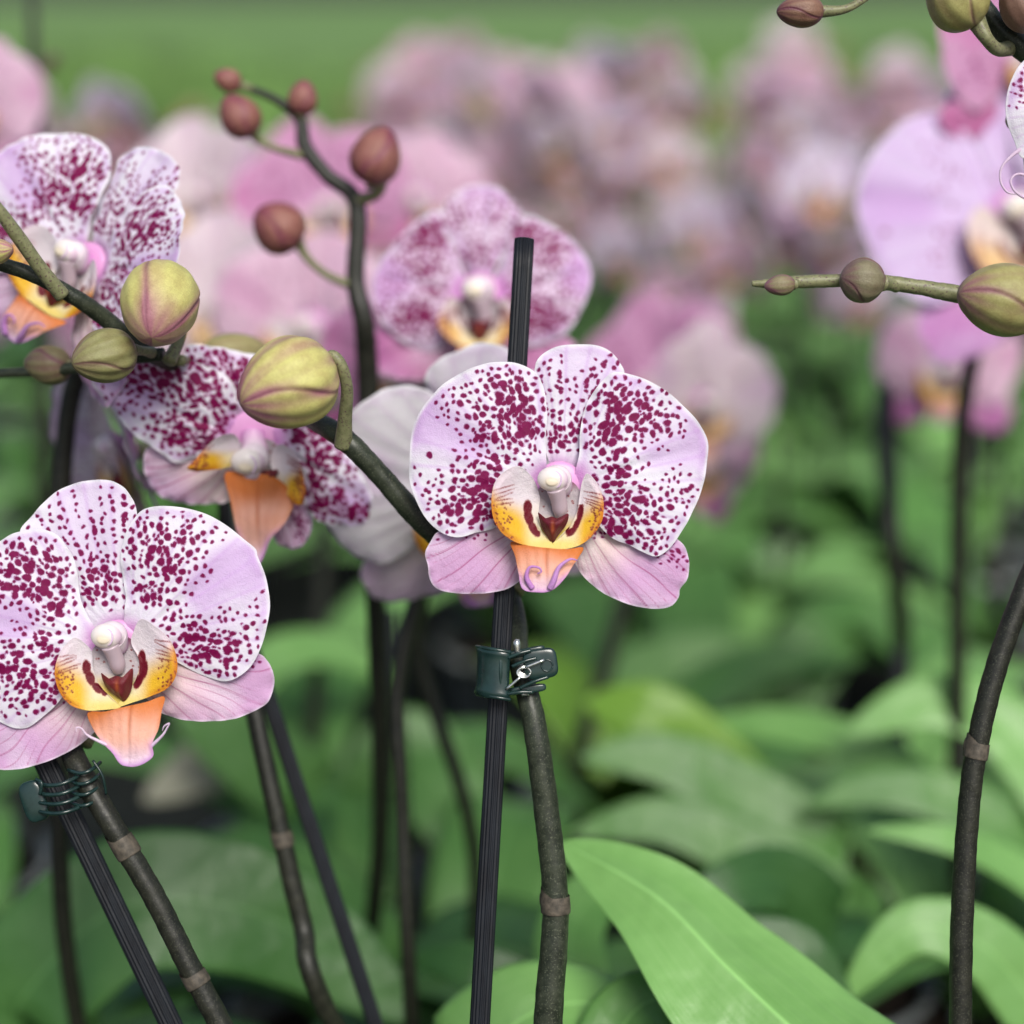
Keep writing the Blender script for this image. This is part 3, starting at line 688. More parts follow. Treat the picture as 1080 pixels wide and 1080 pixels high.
def join_flower(parts, name):
    P_ = []
    for nm, me, _ in parts:
        n = len(me.vertices); v = np.zeros(n*3); me.vertices.foreach_get('co', v); v = v.reshape(-1, 3)
        F = [tuple(p.vertices) for p in me.polygons]
        c = np.zeros(n*4); me.attributes['tint'].data.foreach_get('color', c)
        if 'spot' in me.attributes:
            sp = np.zeros(n); me.attributes['spot'].data.foreach_get('value', sp)
        else: sp = np.full(n, 6.0)
        P_.append((v, F, 0, {'tint': c.reshape(-1, 4)[:, :3], 'spot': sp}))
    V, F, M_, A = merge(P_)
    me = make_mesh(name, V, F, M_PETAL); set_col(me, 'tint', A['tint']); set_float(me, 'spot', A['spot'])
    return me

_ped = None
def flower_matrix(root, px, py, d, yaw=0, pitch=0, roll=0, size=1.0):
    """yaw>0 faces right, pitch>0 faces down, roll>0 leans clockwise"""
    loc = P(px, py, d)-root.location
    R = Matrix.Rotation(math.radians(roll), 3, 'Y') 
    Rm = Matrix.Rotation(math.radians(yaw), 3, 'Z') @ Matrix.Rotation(math.radians(pitch), 3, 'X') @ R
    M3 = CAMROT @ Rm
    return Matrix.Translation(loc) @ M3.to_4x4() @ Matrix.Scale(size, 4)
def add_flower(root, parts, px, py, d, yaw=0, pitch=0, roll=0, size=1.0, label=None, stalk=None):
    """flower > petal x2, sepal x3, lip pieces, column.  The flower's own mesh is its stalk and ovary behind the petals."""
    M4 = flower_matrix(root, px, py, d, yaw, pitch, roll, size)
    inv = M4.inverted()
    if stalk is None: stalk = [P(px, py, d)+FW*0.012, P(px+6, py+10, d)+FW*0.03, P(px+10, py+40, d)+FW*0.03]
    pts = [Vector((0, 0.001, 0)), Vector((0, 0.010, -0.0015))] + [inv @ (Vector(p)-root.location) for p in stalk[1:]]
    V, F = tube(pts, [0.0030]+[0.0024/size]*(len(pts)-1), 12, 6)
    o = link('flower', make_mesh('flower', V, F, M_TWIG), root, M4)
    if label: o['label'] = label
    for nm, me, lb in parts:
        link(nm, me, o)
    return o

# ------------------------------------------------------------------ buds, stems, leaves
def bud_mesh(Lb, Rb, seed, g=(0.60, 0.58, 0.20), m=(0.40, 0.17, 0.21), mauve=0.5, nt=72, nth=120, seam0=0.0, twist=0.5, fat=0.42, rib=0.012, ribm=0.30):
    V = []; col = []; r_ = np.random.RandomState(seed)
    w = Waves(seed, 3.0); ph = r_.rand()*6
    seams = [seam0, seam0+2.05, seam0+4.15]
    for i in range(nt+1):
        t = i/nt
        e = (math.sin(PI*min(max(t, 0), 1)**(math.log(0.5)/math.log(fat))))**0.54 if 0 < t < 1 else 0.0
        for k in range(nth):
            th = 2*PI*k/nth
            r = Rb*e; gl = 0.0; sd = 9
            for sm in seams:
                a = sm+twist*(t-0.5)+0.28*math.sin(t*3.3+sm)
                dd = (th-a+PI) % (2*PI)-PI
                gl = max(gl, math.exp(-(dd/0.055)**2)); sd = min(sd, abs(dd))
                r += Rb*e*0.035*(1/(1+math.exp(-dd/0.03)))*math.exp(-max(dd, 0)/0.5)*(1 if abs(dd) < 1.6 else 0)
            r -= Rb*e*0.045*gl*sstep(0.02, 0.2, np.array(t))
            r += Rb*e*rib*math.cos(11*th+1.2*math.sin(3*t)+ph)
            r *= 1+0.02*math.sin(2*th+ph)
            V.append((r*math.cos(th), r*math.sin(th), Lb*t))
            mv = mauve*0.9*math.exp(-(sd/0.16)**2)+mauve*0.9*float(sstep(0.62, 1.0, np.array(t)))+mauve*0.8*float(sstep(0.28, 0.0, np.array(t)))*0.6
            mv += 0.34*mauve*float(w(np.array([[th*1.2, t*2]]))[0]) + ribm*math.cos(11*th+1.2*math.sin(3*t)+ph+PI)*mauve
            mv = min(max(mv, 0), 1)
            c = np.array(g)*(1-mv)+np.array(m)*mv
            c = c*(1-0.55*gl)+np.array((0.18, 0.05, 0.09))*0.55*gl
            col.append(c)
    F = []
    for i in range(nt):
        for k in range(nth):
            k2 = (k+1) % nth
            F.append((i*nth+k, i*nth+k2, (i+1)*nth+k2, (i+1)*nth+k))
    me = make_mesh('bud', V, F, M_BUD); set_col(me, 'tint', np.array(col))
    return me
def add_bud(root, base, tip, width, seed, stalk, stalkr=0.0016, label=None, roll=0.0, smat=None, sr=None, **kw):
    """base, tip: world points; stalk: world points from the stem to the bud's base"""
    ax = (tip-base); Lb = ax.length; ax = ax.normalized()
    q = Vector((0, 0, 1)).rotation_difference(ax)
    M4 = Matrix.Translation(base-root.location) @ (q.to_matrix() @ Matrix.Rotation(roll, 3, 'Z')).to_4x4()
    o = link('bud', bud_mesh(Lb, width/2, seed, **kw), root, M4)
    if label: o['label'] = label
    inv = M4.inverted()
    pts = [inv @ (Vector(p)-root.location) for p in stalk] + [Vector((0, 0, Lb*0.05))]
    n = len(pts); V, F = tube(pts, sr+[stalkr*1.25] if sr else [stalkr*1.3]+[stalkr]*(n-2)+[stalkr*1.5], 14, 8)
    link('bud_stalk', make_mesh('bud_stalk', V, F, smat or M_TWIG), o)
    return o
def add_stem(root, pts, radii, mat, nodes=(), label=None, seg=20, bmat=None):
    V, F = tube([p-root.location for p in pts], radii, seg, 14, wob=0.03)
    o = link('stem', make_mesh('stem', V, F, mat), root)
    if label: o['label'] = label
    crv = catmull([tuple(p-root.location)+(q,) for p, q in zip(pts, radii)], 14)
    for p, dirv, r, ln in nodes:       # dry sheath wrapped round the stem
        k = int(np.argmin(np.linalg.norm(crv[:, :3]-np.array(tuple(p-root.location)), axis=1))); k = min(max(k, 1), len(crv)-2)
        a = Vector(crv[k, :3]); d = (Vector(crv[k+1, :3])-Vector(crv[k-1, :3])).normalized(); r = crv[k, 3]*1.02
        if d.z < 0: d = -d
        side = Vector((0.3, -1, 0.1)).cross(d).normalized()
        side2 = side.cross(d).normalized(); side = (side+side2*0.6).normalized()
        tl = Vector(d+side*0.35).normalized()            # sheath mouth cut at a slant
        v, f = tube([a-d*ln*0.42, a-d*ln*0.38, a-d*ln*0.1, a+d*ln*0.3], [r*1.0, r*1.10, r*1.12, r*1.07], 26, 5, cap=False)
        v = v+np.array([tuple(d*ln*0.45*max(0.0, (Vector(p)-a).dot(side)/r)*max(0.0, min(1.0, (Vector(p)-a).dot(d)/ln+0.45))) for p in v])
        v2, f2 = ellipsoid(tuple(a+side*r*0.88+d*ln*0.12), r*0.34, r*0.28, ln*0.42, rot=np.array(Vector((0, 0, 1)).rotation_difference(d).to_matrix()), nu=14, nv=10)
        V, F, Mi, A = merge([(v, f, 0, {}), (v2, f2, 0, {})])
        link('bract', make_mesh('bract', V, F, bmat or M_BRACT), o)
    return o
def leaf_geo(ctr, width, nrm, fold=0.25, roll=0.0, tipw=0.08, basew=0.35, nl=46, nw=17, thick=0.0016, wave=0.0, peak=0.55):
    c = catmull([tuple(p) for p in ctr], 12)
    s = np.concatenate([[0], np.cumsum(np.linalg.norm(np.diff(c, axis=0), axis=1))]); T_ = np.linspace(0, s[-1], nl)
    c = np.stack([np.interp(T_, s, c[:, k]) for k in range(3)], 1)
    T = np.gradient(c, axis=0); T /= np.linalg.norm(T, axis=1)[:, None]
    V = []; U_ = []; A_ = []
    for sgn in (1, -1):
        for i in range(nl):
            t = i/(nl-1)
            n = np.array(nrm, float); n = n-T[i]*np.dot(n, T[i]); n /= np.linalg.norm(n)
            b = np.cross(T[i], n)
            if t < peak: w = basew+(1-basew)*math.sin(t/peak*PI/2)
            else:
                q = (t-peak)/(1-peak); w = max(tipw*0+0.0, (1-q**2.3))**0.72
            w *= width/2
            for j in range(nw):
                u = -1+2*j/(nw-1)
                sag = fold*abs(u)**1.25*w*(1-0.5*t)
                arch = -0.30*w*u*u*fold*2
                p = c[i]+b*u*w*math.cos(fold*0.6*abs(u))+n*(sag+arch*t+wave*w*math.sin(7*t+u*2)*abs(u)+roll*u*w)
                p = p+n*sgn*thick*0.5*(1-0.75*abs(u)**6)*(1-0.6*t**8)
                V.append(p); U_.append(u); A_.append(t)
    F = []; m = nl*nw
    for i in range(nl-1):
        for j in range(nw-1):
            a = i*nw+j
            F.append((a, a+1, a+nw+1, a+nw)); F.append((m+a, m+a+nw, m+a+nw+1, m+a+1))
    for i in range(nl-1):
        a = i*nw; F.append((a, a+nw, m+a+nw, m+a)); a = i*nw+nw-1; F.append((a, m+a, m+a+nw, a+nw))
    for j in range(nw-1):
        F.append((j, m+j, m+j+1, j+1)); a = (nl-1)*nw+j; F.append((a, a+1, m+a+1, m+a))
    return np.array(V), F, np.array(U_), np.array(A_)
def leaf_mesh(ctr, width, nrm, mat, **kw):
    V, F, u, a = leaf_geo(ctr, width, nrm, **kw)
    me = make_mesh('leaf', V, F, mat); set_float(me, 'across', u); set_float(me, 'along', a)
    return me
def add_leaf(root, pts, width, mat, nrm=(0, -0.35, 1), label=None, **kw):
    o = link('leaf', leaf_mesh([p-root.location for p in pts], width, nrm, mat, **kw), root)
    if label: o['label'] = label
    return o
def lathe(prof, seg=40):
    V, F = [], []
    for r, z in prof:
        for k in range(seg): V.append((r*math.cos(2*PI*k/seg), r*math.sin(2*PI*k/seg), z))
    for i in range(len(prof)-1):
        for k in range(seg):
            k2 = (k+1) % seg; F.append((i*seg+k, i*seg+k2, (i+1)*seg+k2, (i+1)*seg+k))
    return np.array(V), F
_v, _f = lathe([(0.001, 0.002), (0.040, 0.002), (0.043, 0.005), (0.056, 0.088), (0.060, 0.088), (0.061, 0.096), (0.057, 0.096), (0.054, 0.080)])
ME_POT = make_mesh('pot', _v, _f, M_POT)
_v, _f = lathe([(0.0001, 0.084), (0.02, 0.0835), (0.04, 0.082), (0.0545, 0.079)])
_v = _v.copy(); _v[40:-40, 2] += RS.randn(len(_v)-80)*0.0022
ME_SOIL = make_mesh('potting_bark', _v, _f, M_SOIL)
def plant(x, y, label, group=None, name='potted_orchid', pot=True, z=0.0):
    r = thing(name, Vector((x, y, z)), label, 'orchid', group)
    if pot:
        link('pot', ME_POT, r); link('potting_bark', ME_SOIL, r)
    return r
def add_stake(p0, p1, r, label, group=None):
    t = Vector(p0)
    V, F = tube([p0-t, p0+(p1-p0)*0.5-t, p1-t], [r, r, r], 96, 14, flute=16, fdepth=0.13)
    o = link('support_stake', make_mesh('support_stake', V, F, M_STAKE, smooth=True)); o.location = t
    return tag(o, label, 'stake', group)
def ground(p, z=0.1):                     # the point straight below p, in the pot
    return Vector((p.x, p.y, z))

# ================================================================== THE PLANTS IN FOCUS
FA = build_flower('A', 'speckled', 1.0, 1)
FB = build_flower('B', 'speckled', 1.0, 2)
D = 0.5
# --- plant with the centre flower and the arching spray of buds
b = P(578, 1080, D); rA = plant(b.x+0.004, b.y+0.02, 'orchid with the speckled flower at the centre and a budded spray arching off left')
add_flower(rA, FA, 540+(540-540)*.3148+50, 340+560*.3148, D-.002, label='white flower speckled with crimson, facing straight ahead',
           stalk=[P(590, 520, D), P(588, 530, D)+FW*0.022, P(565, 585, D)+FW*0.030, P(545, 628, D)+FW*0.022])
st = [ground(b)+Vector((0.002, 0.015, 0)), P(580, 1180, D+.004), P(578, 1080, D), P(586, 960, D), P(577, 860, D), P(563, 760, D), P(548, 700, D+.006), P(543, 650, D+.018), P(525, 605, D+.026), P(478, 578, D+.018),
      P(440, 545, D+.012), P(400, 500, D+.008), P(362, 462, D+.006), P(322, 438, D+.022), P(280, 412, D+.052), P(225, 396, D+.054), P(160, 374, D+.020), P(110, 335, D+.01), P(78, 313, D+.004), P(30, 288, D), P(-30, 272, D), P(-90, 270, D)]
rad = [W(x, D) for x in (17, 16, 15.5, 14, 13.5, 12.5, 11.5, 12, 12, 12.5, 12.5, 11.5, 12, 10.5, 10, 9.5, 9.5, 9.5, 8.8, 8, 7, 5)]
add_stem(rA, st, rad, M_STEM, nodes=[(P(585, 955, D), UP+RT*0.05, W(13.0, D), W(26, D))])
tw = [P(172, 374, D+.016), P(130, 378, D+.02), P(90, 386, D+.026), P(50, 391, D+.03), P(0, 394, D+.034), P(-60, 396, D+.036)]
V, F = tube([p-rA.location for p in tw], [W(x, D) for x in (8, 7.5, 7, 6.5, 5.5, 4)], 16, 8, wob=.04)
link('side_twig', make_mesh('side_twig', V, F, M_STEM), rA)
V, F = tube([p-rA.location for p in (P(66, 312, D), P(42, 282, D-.006), P(18, 248, D-.012), P(-10, 212, D-.018), P(-40, 190, D-.02))], [W(x, D) for x in (8.5, 7.5, 7.5, 6.5, 6)], 16, 8)
link('flower_stalk', make_mesh('flower_stalk', V, F, M_TWIG), rA)
add_bud(rA, P(-18, 268, D-.01), P(13, 262, D-.014), W(26, D), 31, [P(-30, 285, D), P(-26, 275, D-.005)], mauve=.8)
# big bud with the hooked stalk
add_bud(rA, P(349, 386, D-.008), P(254, 426, D-.022), W(94, D), 5, [P(362, 470, D+.004), P(364, 440, D-.002), P(366, 410, D-.008), P(360, 385, D-.012), P(350, 375, D-.012)], W(6.5, D), 'plump yellow-green bud with a mauve seam on a hooked stalk',
        sr=[W(10, D), W(7.5, D), W(6.5, D), W(6, D), W(6, D)], seam0=-1.05, twist=0.5, mauve=.85, rib=.018)
add_bud(rA, P(176, 288, D+.006), P(160, 356, D-.014), W(83, D), 8, [P(178, 382, D+.012), P(192, 345, D+.018), P(184, 300, D+.014)], W(6, D), 'plump yellow bud standing upright on the stem', seam0=-0.2, twist=0.5, mauve=.85, ribm=.10, fat=.45, rib=.010)
add_bud(rA, P(142, 368, D+.004), P(76, 384, D-.006), W(56, D), 12, [P(160, 372, D+.014), P(150, 370, D+.008)], W(5, D), seam0=-1.3, mauve=.42, rib=.03, g=(0.27, 0.27, 0.11), m=(0.2, 0.13, 0.1))
add_bud(rA, P(74, 386, D+.03), P(26, 384, D+.034), W(44, D), 14, [P(88, 388, D+.028), P(80, 388, D+.029)], W(5, D), seam0=-1.0, mauve=.9, g=(0.22, 0.2, 0.10), m=(0.18, 0.10, 0.09))
add_bud(rA, P(212, 374, D+.06), P(284, 368, D+.07), W(40, D+.06), 15, [P(190, 380, D+.02), P(200, 380, D+.04)], W(5, D), seam0=-1.0, mauve=.4, g=(0.33, 0.31, 0.13), m=(0.26, 0.15, 0.12))
_a, _b = P(553, 252, D+.011), P(506, 1080, D-.001)
add_stake(_a+(_b-_a)*((_a.z-.07)/(_a.z-_b.z)), _a, W(10.8, D), 'black fluted stake rising behind the centre flower, its cut top showing')
# low leaves of this plant, bottom edge of the picture
bl = Vector((rA.location.x, rA.location.y, 0.09))
add_leaf(rA, [bl+Vector((0,.02,0)), P(470, 1210, D+.07), P(500, 1130, D+.06), P(560, 1070, D+.06), P(640, 1060, D+.07), P(690, 1090, D+.08)], W(170, D), M_LEAFB, nrm=(0, -0.5, 1), fold=.25)
add_leaf(rA, [bl, P(660, 1190, D+.05), P(650, 1100, D+.05), P(690, 1055, D+.05), P(745, 1080, D+.04), P(780, 1140, D+.03)], W(110, D), M_LEAF, nrm=(0, -0.6, 1), fold=.2)

# --- plant of the flower at lower left
b = P(235, 1080, D); rB = plant(b.x+0.03, b.y+0.012, 'orchid with the sharp speckled flower at lower left, its dark stem leaning right')
add_flower(rB, FB, 370/3, 480+612/3, D-.004, label='white flower speckled with crimson, left petal cut by the picture edge',
           stalk=[P(123, 684, D), P(120, 700, D)+FW*0.02, P(95, 745, D)+FW*0.02, P(80, 790, D)+FW*0.010])
st = [Vector((rB.location.x, rB.location.y, 0.08)), P(300, 1220, D+.002), P(232, 1080, D), P(200, 1020, D), P(165, 950, D), P(133, 895, D), P(112, 860, D), P(86, 815, D+.003), P(66, 770, D+.012), P(52, 720, D+.022), P(20, 680, D+.03), P(-40, 640, D+.03)]
add_stem(rB, st, [W(x, D) for x in (15, 14, 12.5, 12, 12, 12, 12, 12.5, 12, 11, 9, 7)], M_STEMD,
         nodes=[(P(131, 893, D), P(112, 860, D)-P(165, 950, D), W(12.5, D), W(30, D)), (P(202, 1035, D), P(165, 950, D)-P(232, 1080, D), W(11.5, D), W(20, D))])
add_stake(P(300, 1330, D+.010), P(40, 788, D+.009), W(12, D), 'black fluted stake leaning at lower left beside the dark stem')

# --- claw clip on the centre stake
def boxy(c, ex, ey, ez, bev, axes):
    V, F = [], []
    import itertools
    # rounded box from a superellipsoid
    def se(v, p): return math.copysign(abs(v)**p, v)
    nu, nv = 36, 20
    for j in range(nv+1):
        ph = -PI/2+PI*j/nv
        for i in range(nu):
            th = 2*PI*i/nu
            x = se(math.cos(ph), bev)*se(math.cos(th), bev)*ex; y = se(math.cos(ph), bev)*se(math.sin(th), bev)*ey; z = se(math.sin(ph), bev)*ez
            V.append(np.array(c)+x*axes[0]+y*axes[1]+z*axes[2])
    for j in range(nv):
        for i in range(nu):
            F.append((j*nu+i, j*nu+(i+1) % nu, (j+1)*nu+(i+1) % nu, (j+1)*nu+i))
    return np.array(V), F
R3 = np.array(RT); A3 = np.array(FW); U3 = np.array(UP)
def rot2(a): a = math.radians(a); return (R3*math.cos(a)+U3*math.sin(a), A3, -R3*math.sin(a)+U3*math.cos(a))
def part_mesh(root, name, pieces, mat, parent=None):
    V, F, Mi, A = merge([(sub(v, root.location), f, 0, {}) for v, f in pieces])
    return link(name, make_mesh(name, V, F, mat), parent or root)
def Q(px, py, d): return np.array(P(px, py, d))
u = lambda x: W(x, D)
tc_ = thing('plant_clip', P(545, 707, D), 'dark green claw clip with a wire spring, holding the stem to the centre stake', 'clip')
band = []
for k in range(0):     # C-shaped jaw round the stake, five stacked ribs
    yy = 690+k*10.5
    arc = [P(527+21*math.cos(a)-1.2*k*0.3, yy+ (3 if k == 0 else 0), D+u(19*math.sin(a))) for a in np.linspace(math.radians(-75), math.radians(-285), 13)]
    band.append(tube(arc, [u(6.2)]*13, 12, 4))
VV, FF = [], []; na, nz = 24, 10
for io, rr_ in ((0, 23.5), (1, 20.0)):
    for j in range(nz):
        for i_ in range(na):
            a = math.radians(-62-236*i_/(na-1)); q = j/(nz-1)
            yy = 686+50*q+4*math.cos(a)+ (2.0*math.cos(3*a) if j in (0, nz-1) else 0)
            rx = rr_*(1+.10*(abs(q-.5)*2)**4)
            VV.append(np.array(P(527+rx*math.cos(a)-1.5*q, yy, D+.0+u(rx*.92*math.sin(a)))))
def gi(io, j, i_): return io*na*nz+j*na+i_
for j in range(nz-1):
    for i_ in range(na-1):
        FF.append((gi(0, j, i_), gi(0, j+1, i_), gi(0, j+1, i_+1), gi(0, j, i_+1))); FF.append((gi(1, j, i_), gi(1, j, i_+1), gi(1, j+1, i_+1), gi(1, j+1, i_)))
for i_ in range(na-1):
    FF.append((gi(0, 0, i_), gi(0, 0, i_+1), gi(1, 0, i_+1), gi(1, 0, i_))); FF.append((gi(0, nz-1, i_), gi(1, nz-1, i_), gi(1, nz-1, i_+1), gi(0, nz-1, i_+1)))
for j in range(nz-1):
    FF.append((gi(0, j, 0), gi(1, j, 0), gi(1, j+1, 0), gi(0, j+1, 0))); FF.append((gi(0, j, na-1), gi(0, j+1, na-1), gi(1, j+1, na-1), gi(1, j, na-1)))
rim = [tube([P(527+24*math.cos(math.radians(a)), yq+4*math.cos(math.radians(a)), D+u(22*math.sin(math.radians(a)))) for a in np.linspace(-62, -298, 14)], [u(2.0)]*14, 10, 3) for yq in (686, 736)]
part_mesh(tc_, 'jaw', [(np.array(VV), FF)]+rim, M_CLIP)
v, f = boxy(Q(516, 712, D-u(16)), u(11), u(4), u(24), .35, rot2(6))
v2, f2 = boxy(Q(570, 700, D-u(14)), u(18), u(5), u(16), .5, rot2(8))
v3, f3 = boxy(Q(553, 688, D-u(10)), u(22), u(4.5), u(4), .5, rot2(12))
v4, f4 = boxy(Q(556, 727, D-u(10)), u(20), u(4.5), u(4.5), .5, rot2(8))
part_mesh(tc_, 'handle', [(v2, f2), (v3, f3), (v4, f4)], M_CLIP)
ridge = []
for (a, b_) in (((528, 690), (528, 726)), ((536, 694), (560, 686)), ((540, 703), (566, 694)), ((548, 726), (578, 714)), ((535, 732), (562, 730))):
    ridge.append(tube([P(a[0], a[1], D-u(19)), P((a[0]+b_[0])/2, (a[1]+b_[1])/2-1, D-u(21)), P(b_[0], b_[1], D-u(19))], [u(2.0)]*3, 10, 6))
ridge.append(tube([P(577+6*math.cos(t), 702+6*math.sin(t), D-u(19.3)) for t in np.linspace(0, 2*PI, 17)], [u(.9)]*17, 8, 2))
part_mesh(tc_, 'rib', ridge, M_CLIP)
spr = [tube([P(552+7*math.cos(t)+t*0.12, 710+5*math.sin(t)-t*0.2, D-u(22)+u(t*0.4)) for t in np.linspace(0, 8*PI, 60)], [u(1.1)]*60, 8, 2),
       tube([P(554, 704, D-u(23)), P(574, 696, D-u(24))], [u(1.7)]*2, 8, 4), tube([P(549, 714, D-u(23)), P(534, 727, D-u(22))], [u(1.5)]*2, 8, 4),
       tube([P(546, 690, D-u(16)), P(545, 679, D-u(15)), P(546, 674, D-u(15))], [u(2.2), u(4.2), u(2.0)], 12, 6),
       tube([P(550, 732, D-u(17)), P(558, 731, D-u(17))], [u(2.4)]*2, 10, 4)]
part_mesh(tc_, 'spring', spr, M_WIRE)
# --- claw clip at lower left
t2 = thing('plant_clip', P(66, 840, D), 'dark green claw clip of curved wire-like fingers, holding the stem at lower left', 'clip')
def seg_(a, b, n=9, bulge=22, r=2.2, dz=0):
    pts = []
    for q in np.linspace(0, 1, n):
        x = a[0]+(b[0]-a[0])*q; y = a[1]+(b[1]-a[1])*q+7*math.sin(PI*q)
        pts.append(P(x, y, D-u(bulge*math.sin(PI*q)**.6)+u(8)))
    return tube(pts, [u(r)]*n, 10, 5)
fing = [seg_((36, 826+k*9.5), (88+k*1.5, 815+k*10.5), bulge=24+k) for k in range(4)]+[seg_((72, 812+k*11), (106, 804+k*12), bulge=20, r=2.0) for k in range(4)]
part_mesh(t2, 'jaw', fing, M_CLIP)
v, f = boxy(Q(36, 845, D-u(2)), u(13), u(5), u(22), .6, rot2(18))
v2, f2 = boxy(Q(62, 842, D-u(14)), u(24), u(2.6), u(15), .5, rot2(28))
part_mesh(t2, 'handle', [(v, f)], M_CLIP)
part_mesh(t2, 'spring', [tube([P(38, 822, D-u(10)), P(44, 826, D-u(14)), P(42, 838, D-u(12))], [u(1.8)]*3, 8, 5), tube([P(98, 802, D-u(10)), P(108, 818, D-u(12)), P(112, 838, D-u(8))], [u(1.4)]*3, 8, 5)], M_CLIP)

# --- right-hand plant: dark stem rising out of frame, bud-tipped spray coming back in
b = P(1012, 1080, D); rJ = plant(b.x+.01, b.y+.02, 'orchid whose dark stem climbs the right edge and returns as a thin budded tip')
st = [Vector((rJ.location.x, rJ.location.y, .08)), P(1016, 1180, D), P(1013, 1080, D), P(1015, 960, D), P(1022, 850, D), P(1032, 780, D), P(1052, 700, D), P(1085, 610, D), P(1130, 500, D), P(1150, 400, D), P(1125, 335, D), P(1075, 317, D),
      P(1010, 310, D), P(970, 303, D), P(925, 297, D), P(890, 296, D), P(850, 297, D), P(815, 299, D), P(793, 299, D)]
add_stem(rJ, st[:12], [W(x, D) for x in (13, 12.5, 12, 12, 11.5, 11.5, 11.5, 11, 10, 9, 8, 8)], M_STEMD, nodes=[(P(1031, 788, D), P(1052, 700, D)-P(1022, 850, D), W(12.5, D), W(24, D))])
V, F = tube([p-rJ.location for p in st[11:]], [W(x, D) for x in (8, 9.5, 8, 8, 7, 7, 5.5, 3)], 18, 10, wob=.04)
link('spray_tip', make_mesh('spray_tip', V, F, M_TWIG), rJ)
add_bud(rJ, P(1100, 322, D-.01), P(1011, 309, D-.016), W(74, D), 21, [P(1125, 335, D), P(1115, 328, D-.006)], W(6, D), seam0=-1.35, mauve=.75, twist=.3, g=(.36, .34, .13), m=(.30, .15, .15), rib=.012)
add_bud(rJ, P(932, 299, D-.004), P(887, 293, D-.008), W(46, D), 22, [P(945, 301, D), P(938, 300, D-.002)], W(6, D), seam0=-2.2, mauve=.9, twist=1.2, g=(.22, .20, .12), m=(.20, .12, .11), fat=.5)
add_bud(rJ, P(838, 300, D-.003), P(806, 302, D-.004), W(22, D), 23, [P(848, 298, D), P(843, 298, D)], W(4, D), seam0=-2.2, mauve=.9, g=(.25, .22, .12), m=(.26, .12, .15))
# --- top right plant: buds and edge of a flower
rK = plant(P(1220, 1000, D).x, P(1220, 1000, D).y+.06, 'orchid at the top right corner with green and dark red buds above a curled lip')
st = [Vector((rK.location.x, rK.location.y, .08)), P(1250, 900, D+.03), P(1240, 500, D+.02), P(1190, 200, D+.01), P(1130, 90, D+.004), P(1078, 50, D), P(1050, 25, D), P(1020, -10, D), P(960, -40, D)]
add_stem(rK, st, [W(x, D) for x in (15, 14, 13, 12, 12, 13, 11, 9, 6)], M_STEM)
add_bud(rK, P(1031, 23, D-.008), P(985, -28, D-.014), W(62, D), 41, [P(1066, 50, D), P(1052, 52, D-.006), P(1040, 40, D-.01)], W(7, D), seam0=-1.4, mauve=.5, g=(.40, .38, .14), m=(.30, .17, .12))
add_bud(rK, P(868, 12, D-.004), P(819, 12, D-.006), W(33, D), 42, [P(960, -40, D), P(920, -8, D-.002), P(893, 9, D-.004)], W(4.5, D), seam0=-1.5, mauve=1.0, g=(.26, .15, .10), m=(.16, .06, .07))
add_bud(rK, P(1095, 30, D-.01), P(1062, -22, D-.014), W(48, D), 43, [P(1085, 50, D), P(1092, 42, D-.006)], W(5, D), seam0=-1.2, mauve=1.0, g=(.24, .14, .10), m=(.18, .07, .08))
